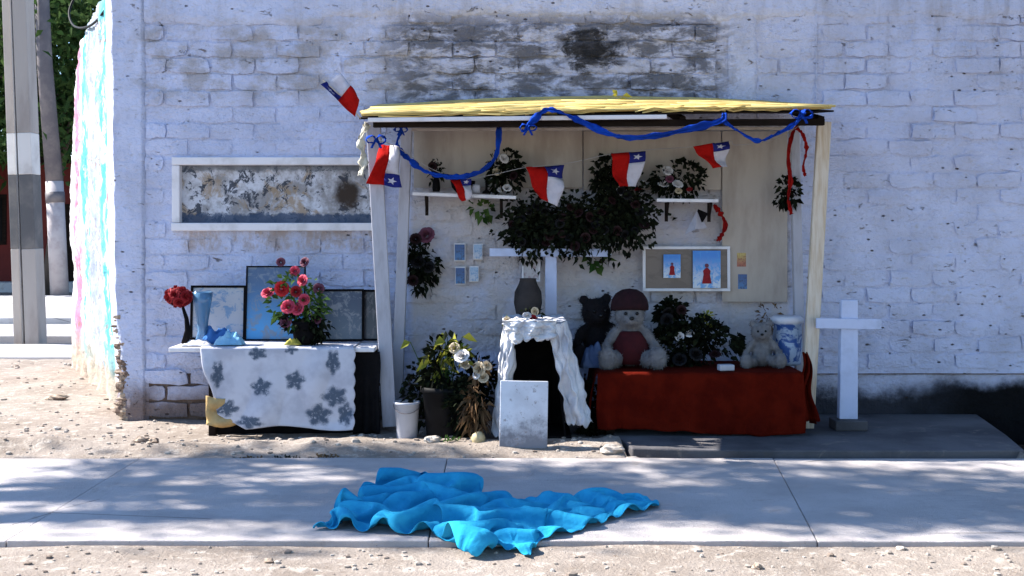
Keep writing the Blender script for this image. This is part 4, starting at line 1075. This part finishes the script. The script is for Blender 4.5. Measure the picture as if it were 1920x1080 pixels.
# ================================================================== RED TABLE WITH TOYS
RY0, RY1 = 8.30, 9.06
rz = P(1300, 699, RY0).z
rx0, rx1 = P(1120, 700, RY0).x, P(1506, 700, RY0).x
rt = thing('toy_bench', ((rx0 + rx1) / 2, 8.7, .045), 'low bench hidden under the dark red cloth', 'bench')
MB().box(((rx0 + rx1) / 2, (RY0 + RY1) / 2 + .02, rz - .022), (rx1 - rx0 - .03, RY1 - RY0 - .04, .03)).build('seat', M['dark_wood'], rt)
for x in (rx0 + .1, rx1 - .1):
    for y in (RY0 + .1, RY1 - .1): MB().bar((x, y, .046), (x, y, rz - .038), .06, .06).build('leg', M['dark_wood'], rt)
def rcl(u, v):
    """u along the front incl. both ends; v from back of top to hem"""
    top = .42
    x = lerp(rx0, rx1, u)
    if v < top:
        return Vector((x, lerp(RY1, RY0, v / top), rz + .004 * nz(x * 4, v * 4, 1)))
    w = (v - top) / (1 - top); hem = .075 + .022 * math.sin(u * 5 + 1) + .02 * nz(u * 8, 0, 2)
    z = lerp(rz, hem, w)
    f = .03 * w ** .6 * math.sin(u * 30 + 2 * nz(u * 4, 0, 5)) * (.5 + abs(nz(u * 5, w, 8))) + .05 * w * nz(u * 6, w * 2, 3)
    xx = x + (.03 * w * nz(u * 7, w, 6))
    return Vector((xx, RY0 - .012 - abs(f) - .03 * w, z))
o = thing('red_cloth', ((rx0 + rx1) / 2, 8.4, .1), 'dark red cloth covering the low bench to near the ground', 'cloth')
MB().grid(rcl, 130, 60).build('front_drape', M['red_cloth'], o, smooth=True, solid=.003)
def side(xs_, sgn):
    def fn(u, v):
        y = lerp(RY0, RY1, u); z = lerp(rz - .001, .12, v); f = .04 * v * math.sin(u * 22 + sgn) + .04 * v * nz(u * 5, v * 2, 3 + sgn)
        return Vector((xs_ + sgn * (.004 + abs(f) + .06 * v * (1 - u)), y - .0 * v, z))
    return fn
MB().grid(side(rx1, 1), 50, 24).build('side_drape', M['red_cloth'], o, smooth=True, solid=.003)
MB().grid(side(rx0, -1), 50, 24).build('side_drape', M['red_cloth'], o, smooth=True, solid=.003)
# knotted corner of cloth by the right post
kn = MB().grid(lambda u, v: P(1508 + (u - .5) * (10 + 34 * v) + 5 * math.sin(v * 8), 660 + 128 * v, 8.33) + Vector((0, -.02 - .03 * math.sin(u * 12 + v * 3), .01 * nz(u * 3, v * 5))), 20, 22)
tag(kn.build('red_cloth_tail', M['red_cloth'], smooth=True, solid=.004), 'bunched red cloth tail hanging at the foot of the weathered post', 'cloth')

def toy_bear(name, lab, base, k, fur, parts, yaw=0.0, lean=0.0, cat='toy bear', group='plush toys on the red bench'):
    """seated plush; base = seat point, k = sitting height (m); body is one remeshed skin"""
    base = Vector(base); Mx = Matrix.Rotation(yaw, 3, 'Z') @ Matrix.Rotation(lean, 3, 'Y')
    t = thing(name, base, lab, cat, group); mb = MB()
    def W(x, y, z): return base + Mx @ Vector((x * k, y * k, z * k))
    fm = MB(); fr = random.Random(int(k * 1000))
    def E(x, y, z, a, b, c, R_=None):
        M_ = Mx @ (R_ or Matrix.Identity(3)); mb.ell(W(x, y, z), (a * k, b * k, c * k), 14, .04, M_)
        for _ in range(int(5200 * (a * b + b * c + a * c))):          # short matted pile
            d = Vector((fr.gauss(0, 1), fr.gauss(0, 1), fr.gauss(0, 1))).normalized()
            p = W(x, y, z) + M_ @ Vector((d.x * a * k, d.y * b * k, d.z * c * k)) * .97; n = (M_ @ Vector((d.x / a, d.y / b, d.z / c))).normalized()
            tip = p + (n + Vector((fr.gauss(0, .6), fr.gauss(0, .6), fr.gauss(-.3, .6)))).normalized() * k * .034
            sd_ = n.cross(Vector((fr.gauss(0, 1), fr.gauss(0, 1), fr.gauss(0, 1)))).normalized() * k * .006
            fm.add([p + sd_, p - sd_, tip], [(0, 1, 2)])
    E(0, 0, .26, .20, .17, .26)                                   # trunk
    E(0, -.02, .68, .205, .19, .20)                               # head
    E(0, -.18, .63, .10, .08, .08)                                # muzzle
    E(0, 0, .50, .12, .11, .10)                                   # neck
    for s in (-1, 1):
        if 'hat' not in parts: E(s * .16, 0, .86, .075, .04, .075)
        E(s * .24, -.06, .40, .075, .08, .16, Matrix.Rotation(s * -.55, 3, 'Y'))     # arms
        E(s * .32, -.12, .27, .07, .075, .085)
        E(s * .22, -.20, .12, .115, .22, .115, Matrix.Rotation(s * .45, 3, 'Z'))     # legs
        E(s * .33, -.36, .145, .125, .085, .155)                  # feet
    o = mb.build('body', fur, t, smooth=True)
    rm = o.modifiers.new('remesh', 'REMESH'); rm.mode = 'VOXEL'; rm.voxel_size = .018 * k * 1.4; rm.use_smooth_shade = True
    sm = o.modifiers.new('smooth', 'SMOOTH'); sm.iterations = 3; sm.factor = .5
    kind(fm.build('fur', fur, t), 'stuff')
    for s in (-1, 1): MB().ell(W(s * .075, -.20, .715), (.024 * k,) * 3, 10).build('eye', M['glass_eye'], t, smooth=True)
    MB().ell(W(0, -.262, .655), (.035 * k, .022 * k, .026 * k), 10, M=Mx).build('nose', M['glass_eye'], t, smooth=True)
    if 'hat' in parts:
        h = MB(); h.lathe([(.21 * k, 0), (.25 * k, .012 * k), (.255 * k, .06 * k), (.24 * k, .15 * k), (.185 * k, .235 * k), (.10 * k, .285 * k), (.0, .30 * k)], W(0, .02, .735), 22, Mx @ Matrix.Rotation(-.12, 3, 'X'))
        h.build('hat', parts['hat'], t, smooth=True)
    if 'shirt' in parts:
        h = MB(); h.lathe([(.22 * k, .05 * k), (.25 * k, .12 * k), (.256 * k, .24 * k), (.222 * k, .36 * k), (.16 * k, .45 * k), (.13 * k, .47 * k)], W(0, -.012, 0), 24, Mx * 1.0)
        h.build('shirt', parts['shirt'], t, smooth=True, solid=.006)
    return t
def onR(px, Y): return Vector(((px - 960) / F * Y, Y, rz + .004))
toy_bear('plush_doll', 'pale plush doll with maroon cap and red shirt seated on the red cloth', onR(1181, 8.66), .555, M['plush_white'], {'hat': M['plush_red'], 'shirt': M['shirt_red']}, .0)
toy_bear('plush_bear', 'white plush bear seated against the blue and white bag', onR(1430, 8.66), .37, M['plush_white'], {}, -.15, -.04)
toy_bear('plush_bear', 'black plush bear slumped behind the doll with maroon cap', onR(1122, 8.90), .56, M['plush_black'], {}, .2, -.05)
bunch('dark_wreath', 'heap of black dried flowers with white blooms between doll and white bear', 'flowers', 1305, 648, 8.72, 160, 100, 1500, M['leaf_dark'],
      [('p_white', 1270, 628, 9), ('p_white', 1288, 622, 9), ('p_black', 1250, 600, 14), ('p_black', 1300, 660, 14), ('p_dark', 1335, 660, 12), ('p_black', 1270, 670, 14)], 81, depth=.13)
bunch('dark_spray', 'black spray of leaves rising beside the maroon cap', 'spray', 1262, 590, 8.85, 60, 64, 420, M['leaf_dark'], [('p_black', 1250, 586, 12), ('p_dark', 1275, 580, 10)], 82, depth=.08)
bunch('yellow_spray', 'yellow green flower spray sticking out of the black heap', 'spray', 1326, 604, 8.80, 22, 42, 34, M['leaf_yellow'], [('p_yellow', 1323, 595, 9), ('p_yellow', 1330, 612, 8)], 83, depth=.03, L=.05, W=.025)
# soap-like white box, blue and white bag
c = onR(1361, 8.40)
tag(MB().box(c + Vector((0, 0, .022)), (.11, .07, .044), Matrix.Rotation(.15, 3, 'Z')).build('white_box', M['bucket'], bevel=.008), 'small white box lying on the front edge of the red cloth', 'box')
def bagmat():
    t = NT('blue_white_bag', .5, .4); co = t.objco(); x, y, z = t.xyz(co)
    c = t.mix(t.rng(t.noise(9, 4, .6, co, dist=.8), .46, .54), (.03, .09, .30), (.36, .46, .60))
    c = t.mix(t.rng(z, .30, .32), c, (.56, .56, .60)); return t.fin(c, t.bump(t.noise(14, 4, .6, co), .6, .02))
c = onR(1476, 8.78); mb = MB()
mb.lathe([(0, 0), (.09, 0), (.10, .02), (.105, .15), (.10, .30), (.118, .315), (.122, .345), (.10, .365), (.03, .36)], c, 26)
for v in mb.v[:-1]:
    q = (v - c); v.x += .014 * nz(q.x * 9, q.y * 9, q.z * 9); v.y += .014 * nz(q.x * 9, q.y * 9, q.z * 9 + 4)
tag(mb.build('blue_white_bag', bagmat(), smooth=True), 'blue and white wrapped tub with pale lid beside the white bear', 'tub')
# blue-grey cloth between grotto drape and red bench
crumple('blue_grey_cloth', 'blue grey folded cloth between the grotto drape and the doll', 'cloth', onR(1100, 8.62) - Vector((-.06, 0, 0)), (.10, .10, .22), cloth_mat('blue_grey', (.10, .14, .24), (.07, .10, .18)), 15)

# ================================================================== FOREGROUND BLUE SHEET (relaxed cloth)
def relax_cloth():
    """a sheet larger than its outline, pushed together until it buckles into folds (position-based relaxation)"""
    nx, ny = 140, 76
    topb = [(628, 978), (655, 950), (690, 932), (712, 916), (760, 908), (820, 916), (872, 914), (905, 935), (950, 938), (1010, 938), (1090, 934), (1160, 930), (1195, 932), (1236, 942)]
    botb = [(586, 992), (640, 992), (700, 997), (760, 1000), (820, 1006), (858, 1030), (893, 1035), (930, 1022), (962, 1024), (992, 1036), (1006, 1014), (1080, 998), (1150, 974), (1236, 950)]
    def bd(lst, u):
        k = u * (len(lst) - 1); i = min(len(lst) - 2, int(k)); f = k - i
        return G(lerp(lst[i][0], lst[i + 1][0], f), lerp(lst[i][1], lst[i + 1][1], f), .02)
    X0 = np.array([[list(bd(botb, i / (nx - 1)).lerp(bd(topb, i / (nx - 1)), j / (ny - 1))) for i in range(nx)] for j in range(ny)])
    X0[..., 2] = .02
    X = X0.copy(); rs = np.random.RandomState(SEED_SHEET)
    for k in range(26):                                # first creases: straight tilted ridges
        a = rs.normal(.55, .6); c = X0[rs.randint(ny), rs.randint(nx)]
        d = (X0[..., 0] - c[0]) * math.cos(a) + (X0[..., 1] - c[1]) * math.sin(a)
        l = -(X0[..., 0] - c[0]) * math.sin(a) + (X0[..., 1] - c[1]) * math.cos(a)
        X[..., 2] += rs.uniform(.02, .075) * np.maximum(0, 1 - np.abs(d) / rs.uniform(.05, .10)) * np.exp(-(l / rs.uniform(.15, .45)) ** 2)
    for (px, py, hh, rx, ry) in ((730, 915, .22, .11, .13), (850, 918, .12, .14, .06), (1140, 942, .07, .34, .07)):
        c = G(px, py); X[..., 2] += hh * np.exp(-((X0[..., 0] - c.x) / rx) ** 2 - ((X0[..., 1] - c.y) / ry) ** 2)
    X[..., 2] += rs.rand(ny, nx) * .003
    flat = X0.reshape(-1, 3); defs = []
    # (dj, di, stiffness, rest scale, only resist bending)
    for dj, di, st, ex, bend in ((0, 1, 1, 1.42, 0), (1, 0, 1, 1.50, 0), (1, 1, .6, 1.46, 0), (1, -1, .6, 1.46, 0), (0, 2, .6, 1.42, .95), (2, 0, .6, 1.50, .95), (0, 4, .5, 1.42, .84), (4, 0, .5, 1.50, .84), (0, 9, .3, 1.42, .55), (9, 0, .3, 1.50, .55)):
        J, I = np.meshgrid(np.arange(0, ny - dj), np.arange(max(0, -di), nx - max(0, di)), indexing='ij'); J = J.ravel(); I = I.ravel()
        A = J * nx + I; B = (J + dj) * nx + I + di
        L = np.linalg.norm(flat[A] - flat[B], axis=1) * ex * (1.05 - .20 * np.clip((I / nx - .45) / .25, 0, 1))
        if dj and di: colr = J % 2 * 2 + I % 2
        else: colr = (J // dj) % 2 * 16 + J % dj if dj else (I // di) % 2 * 16 + I % di
        for c in np.unique(colr):
            mk = colr == c; defs.append((A[mk], B[mk], L[mk], st, bend))
    V = X.reshape(-1, 3).copy(); prev = V.copy(); V0 = X0.reshape(-1, 3).copy()
    bdm = np.zeros((ny, nx), bool); bdm[0] = bdm[-1] = True; bdm[:, 0] = bdm[:, -1] = True; bdm = bdm.ravel()
    for s in range(70):
        vel = (V - prev) * .85; prev = V.copy(); V = V + vel; V[:, 2] -= .0004
        for it in range(6):
            for A, B, L, st, bend in defs:
                d = V[B] - V[A]; q = np.linalg.norm(d, axis=1) + 1e-9
                if bend: k = np.where(q < L * bend, st * .5 * (q - L * bend) / q, 0)
                else: k = st * .5 * (q - L) / q
                d *= k[:, None]; V[A] += d; V[B] -= d
            fl = np.where(V[:, 1] < SW0 - .01, -.002, .018); low = V[:, 2] < fl
            V[low, 2] = fl[low]; V[low, :2] = V[low, :2] * .4 + prev[low, :2] * .6
            V[bdm, :2] = V[bdm, :2] * .6 + V0[bdm, :2] * .4; V[bdm, 2] = V[bdm, 2] * .98 + fl[bdm] * .02
            hi = fl + .20; V[:, 2] = np.where(V[:, 2] > hi, hi + (V[:, 2] - hi) * .5, V[:, 2])
    return V.reshape(ny, nx, 3), nx, ny
SEED_SHEET = 8
V, nx, ny = relax_cloth()
mb = MB(); mb.v = [Vector(p) for p in V.reshape(-1, 3)]
mb.f = [(j * nx + i, j * nx + i + 1, (j + 1) * nx + i + 1, (j + 1) * nx + i) for j in range(ny - 1) for i in range(nx - 1)]
o = mb.build('blue_sheet', M['tarp'], smooth=True)
k = o.modifiers.new('smooth', 'SMOOTH'); k.factor = .5; k.iterations = 1
k = o.modifiers.new('solid', 'SOLIDIFY'); k.thickness = .002; k.offset = 1
k = o.modifiers.new('sub', 'SUBSURF'); k.levels = 1; k.render_levels = 1
tag(o, 'crumpled bright blue sheet lying across the pavement', 'sheet')

# ================================================================== STONES, PEBBLES, LITTER
M['stone'] = simple('pale_stone', (.50, .44, .38), (.34, .28, .23), 9, .4, .65, .9, .6, 30, .01)
M['pebble'] = leaf_mat('pebbles', (.20, .155, .125), (.46, .41, .36), 0)
rr = random.Random(77); pb_ = MB()
def pebble(x, y, s_):
    pb_.ell((x, y, ground_h(x, y) + s_ * .25), (s_ * rr.uniform(.8, 1.5), s_ * rr.uniform(.8, 1.2), s_ * rr.uniform(.45, .8)), 6, .5, seed=rr.random() * 50)
for k in range(520):
    pebble(rr.uniform(-3.4, 3.4), rr.uniform(4.7, SW0 - .04), abs(rr.gauss(.004, .005)) + .003)
for k in range(700):
    pebble(rr.uniform(-6.2, .7), rr.uniform(SW1 + .06, 9.1), abs(rr.gauss(.005, .007)) + .003)
for k in range(350):
    pebble(rr.uniform(-7, -3.3), rr.uniform(8.4, 13.4), abs(rr.gauss(.006, .008)) + .004)
kind(pb_.build('pebbles', M['pebble'], smooth=False), 'stuff')
def rock(lab, px, py, a, b, c, seed, name='stone', z=0.0, mat=None, grp='loose stones by the shrine', n=14):
    p = G(px, py, z); h = ground_h(p.x, p.y) if not (SW0 < p.y < SW1) else .012
    return tag(MB().ell((p.x, p.y, h + c * .45), (a, b, c), n, .55, seed=seed).build(name, mat or M['stone'], smooth=False), lab, 'stone', grp)
rock('flat pale stone lying before the red cloth at the landing edge', 1148, 852, .075, .05, .035, 1)
rock('long pale stone at the pavement edge by the landing corner', 1192, 856, .10, .04, .03, 2)
rock('low stone beside the white bucket on the dirt', 810, 838, .06, .05, .03, 3)
rock('dark stone lying on open dirt near the splayed wall end', 105, 750, .09, .05, .03, 4, mat=M['rubble'])
rock('clod of earth near the crumbled wall corner', 265, 832, .055, .045, .03, 5, mat=M['rubble'])
rock('smaller clod beside the clod at the crumbled corner', 288, 838, .04, .03, .022, 6, mat=M['rubble'])
rock('small dark stone in the roadside dirt below the pavement joint', 1420, 1062, .025, .02, .014, 7, mat=M['rubble'])
rock('white pebble lump in the roadside dirt near the pavement end', 1690, 1025, .022, .018, .012, 8)
rock('reddish stone in the roadside dirt left of the blue sheet', 505, 1050, .022, .018, .013, 9, mat=M['rubble'])
rnd = random.Random(9)
def weed(lab, px, py, n, hgt, seed, mat):
    p = G(px, py); p.z = ground_h(p.x, p.y); rnd = random.Random(seed); mb = MB()
    for k in range(n):
        q = p + Vector((rnd.gauss(0, .04), rnd.gauss(0, .03), 0)); leaf(mb, q, Vector((rnd.gauss(0, .6), rnd.gauss(0, .6), 1)), hgt * rnd.uniform(.5, 1.2), .014, rnd, .3)
    t = thing('weed', p, lab, 'weed', 'weeds in the dirt strip'); mb.build('blades', mat, t)
weed('small green weed growing in dirt by the pale stone', 836, 838, 26, .06, 1, M['leaf_green'])
WL = ('sparse dark weeds by the clods near the crumbled corner', 'dry brown weeds on the pavement edge before the bare wall foot', 'dark weeds on the pavement edge before the ochre rag', 'dry brown weeds on the pavement edge before the cloth middle', 'dark weeds on the pavement edge before the lace hem', 'dry brown weeds on the pavement edge before the table end')
for i, px in enumerate((250, 330, 405, 470, 540, 610)):
    weed(WL[i], px, 864 - (px - 250) * .02, 40, .035, 20 + i, M['leaf_brown'] if i % 2 else M['leaf_dark'])

# ================================================================== BACKGROUND STREET CORNER
# H-section concrete utility pole: two flanges and a lit web between, painted bands
PY = 15.45
pl = thing('utility_pole', G(55, 645), 'pale concrete utility pole of two ribs with black and white painted band', 'pole')
def rib(cx_t, cx_b, wpx, dy, name, d=.20, wedge=False):
    segs = [(-160, 250, M['concrete_pole']), (250, 328, M['pole_white']), (328, 466, M['pole_black']), (466, 648, M['concrete_pole'])]
    for a, b, mt in segs:
        xa_, xb_ = lerp(cx_t, cx_b, a / 645), lerp(cx_t, cx_b, b / 645); p, q = P(xb_, b, PY + dy), P(xa_, a, PY + dy); w = wpx / F * PY
        if not wedge: MB().bar(p, q, w, d).build(name, mt, pl, bevel=.012)
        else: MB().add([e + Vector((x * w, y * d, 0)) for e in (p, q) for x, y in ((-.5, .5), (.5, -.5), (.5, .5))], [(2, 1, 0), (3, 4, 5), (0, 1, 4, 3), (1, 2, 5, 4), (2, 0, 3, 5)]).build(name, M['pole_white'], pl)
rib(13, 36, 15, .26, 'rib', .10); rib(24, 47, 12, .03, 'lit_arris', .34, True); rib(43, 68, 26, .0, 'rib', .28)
pl2 = thing('street_pole', G(112, 556), 'dark round street pole behind the concrete pole, its foot painted pale', 'pole')
PY2 = 26.2
MB().tube([P(112, 556, PY2), P(102, 340, PY2)], [.20, .19], 16).build('painted_foot', M['pale_stain'], pl2, smooth=True)
MB().tube([P(102, 340, PY2), P(84, 120, PY2), P(70, -200, PY2)], [.182, .165, .14], 16).build('shaft', M['steel_dark'], pl2, smooth=True)
MB().tube([P(104, 380, PY2), P(103, 360, PY2)], .205, 16).build('clamp', M['steel_dark'], pl2, smooth=True)
# maroon house across the street
hs = thing('maroon_house', (-14, 30.3, 0), 'long maroon walled house across the street behind the poles', 'house')
MB().box((-14, 31.4, 1.6), (24, 2.2, 3.2)).build('wall', M['maroon_wall'], hs)
MB().box((-14, 31.2, 3.28), (24.6, 3.0, .14)).build('roof', M['dark_wood'], hs)
for x in (-17.5, -13.7, -8.5):
    f = MB().box((x, 30.28, 1.75), (1.3, .06, 1.3)).build('window', M['dark_wood'], hs); MB().box((x, 30.24, 1.75), (1.1, .02, 1.1)).build('pane', M['black'], f)
MB().box((-11.4, 30.28, 1.1), (1.0, .06, 2.1)).build('door', M['dark_wood'], hs)
def tree(name, lab, base, h, crown, n, L, mat, seed, group, trunk_r=.16, lean=(0, 0)):
    rnd = random.Random(seed); base = Vector(base); c = base + Vector((lean[0], lean[1], h))
    t = thing(name, base, lab, 'tree', group); tr = MB()
    mid = base.lerp(c, .5) + Vector((rnd.uniform(-.2, .2), rnd.uniform(-.2, .2), 0))
    tr.tube([base - Vector((0, 0, .1)), base.lerp(mid, .5) + Vector((.05, 0, 0)), mid, c], [trunk_r * 1.25, trunk_r, trunk_r * .8, trunk_r * .35], 10)
    for k in range(9):
        a = rnd.uniform(0, 6.28); s0 = mid.lerp(c, rnd.uniform(0, .7)); e = c + Vector((math.cos(a) * crown[0] * .7, math.sin(a) * crown[1] * .7, rnd.uniform(-.4, .6) * crown[2]))
        tr.tube([s0, s0.lerp(e, .5) + Vector((0, 0, .15)), e], [trunk_r * .45, trunk_r * .28, trunk_r * .1], 6)
    tr.build('trunk', M['bark'], t, smooth=True)
    mb = MB(); ncl = 46
    cl = []
    for k in range(ncl):
        q = Vector((rnd.gauss(0, 1), rnd.gauss(0, 1), rnd.gauss(0, 1))).normalized() * rnd.uniform(.35, 1) ** .6
        cl.append((c + Vector((q.x * crown[0], q.y * crown[1], q.z * crown[2])), rnd.uniform(.16, .34) * min(crown)))
    for k in range(n):
        cc, cr_ = rnd.choice(cl); q = Vector((rnd.gauss(0, 1), rnd.gauss(0, 1), rnd.gauss(0, .8)))
        leaf(mb, cc + q * cr_, Vector((rnd.gauss(0, 1), rnd.gauss(0, 1), rnd.gauss(-.2, .8))), L * rnd.uniform(.7, 1.3), L * .5, rnd)
    kind(mb.build('crown', mat, t), 'stuff'); return t
GB = 'trees behind the far house'
tree('broadleaf_tree', 'dense dark green tree rising behind the poles', (-14.6, 29.2, 0), 5.0, (3.4, 2.0, 3.4), 9000, .26, M['leaf_far'], 1, GB)
tree('broadleaf_tree', 'green tree top showing right above the splayed wall end', (-11.3, 28.6, 0), 6.0, (2.3, 1.9, 3.0), 7000, .24, M['leaf_far'], 2, GB)
tree('broadleaf_tree', 'broad dark tree standing behind the maroon house roof', (-12.5, 34.5, 0), 6.2, (4.5, 2.5, 3.6), 9000, .30, M['leaf_far'], 3, GB)
tree('broadleaf_tree', 'big dark tree behind the maroon house next to the broad one', (-17.5, 35.5, 0), 6.6, (4.5, 2.5, 4.0), 7000, .30, M['leaf_far'], 4, GB)
# street trees by the roadside just outside the picture: their crowns dapple the pavement
GS = 'roadside trees along the pavement'
off = to_sun / to_sun.z
def shade_tree(lab, sx, sy, h, crown, n, seed, bx, by_):
    c = Vector((sx, sy, 0)) + off * h
    tree('unseen_roadside_tree', lab, (bx, by_, -.03), h, crown, n, .13, M['leaf_tree'], seed, GS, .12, (c.x - bx, c.y - by_))
shade_tree('roadside tree further from the shrine, its crown dappling the left pavement', -.95, 6.80, 8.0, (1.55, .90, .9), 6600, 11, -10.4, 5.9)
shade_tree('roadside tree nearer the shrine, its crown dappling the right pavement', 2.0, 6.62, 7.8, (1.5, .78, .8), 5400, 12, -7.2, 5.3)
tree('unseen_roadside_tree', 'big unseen tree added to block skylight from the right part of the wall', (6.4, 2.6, -.03), 5.0, (3.3, 2.7, 2.5), 16000, .26, M['leaf_tree'], 13, GS, .16, (-.3, .3))  # out-of-view tree added only to keep skylight off the right wall
# loose cable over the corner
pts = [P(235, -60, 9.6), P(196, 20, 10.2), P(165, 50, 11), P(138, 48, 12), P(130, 20, 12.4), P(150, -20, 12.6), P(190, -60, 13)]
tag(MB().tube(smooth_path(pts, 6), .012, 6).build('loose_cable', M['black'], smooth=True), 'loose dark cable looping over the splayed wall end', 'cable')
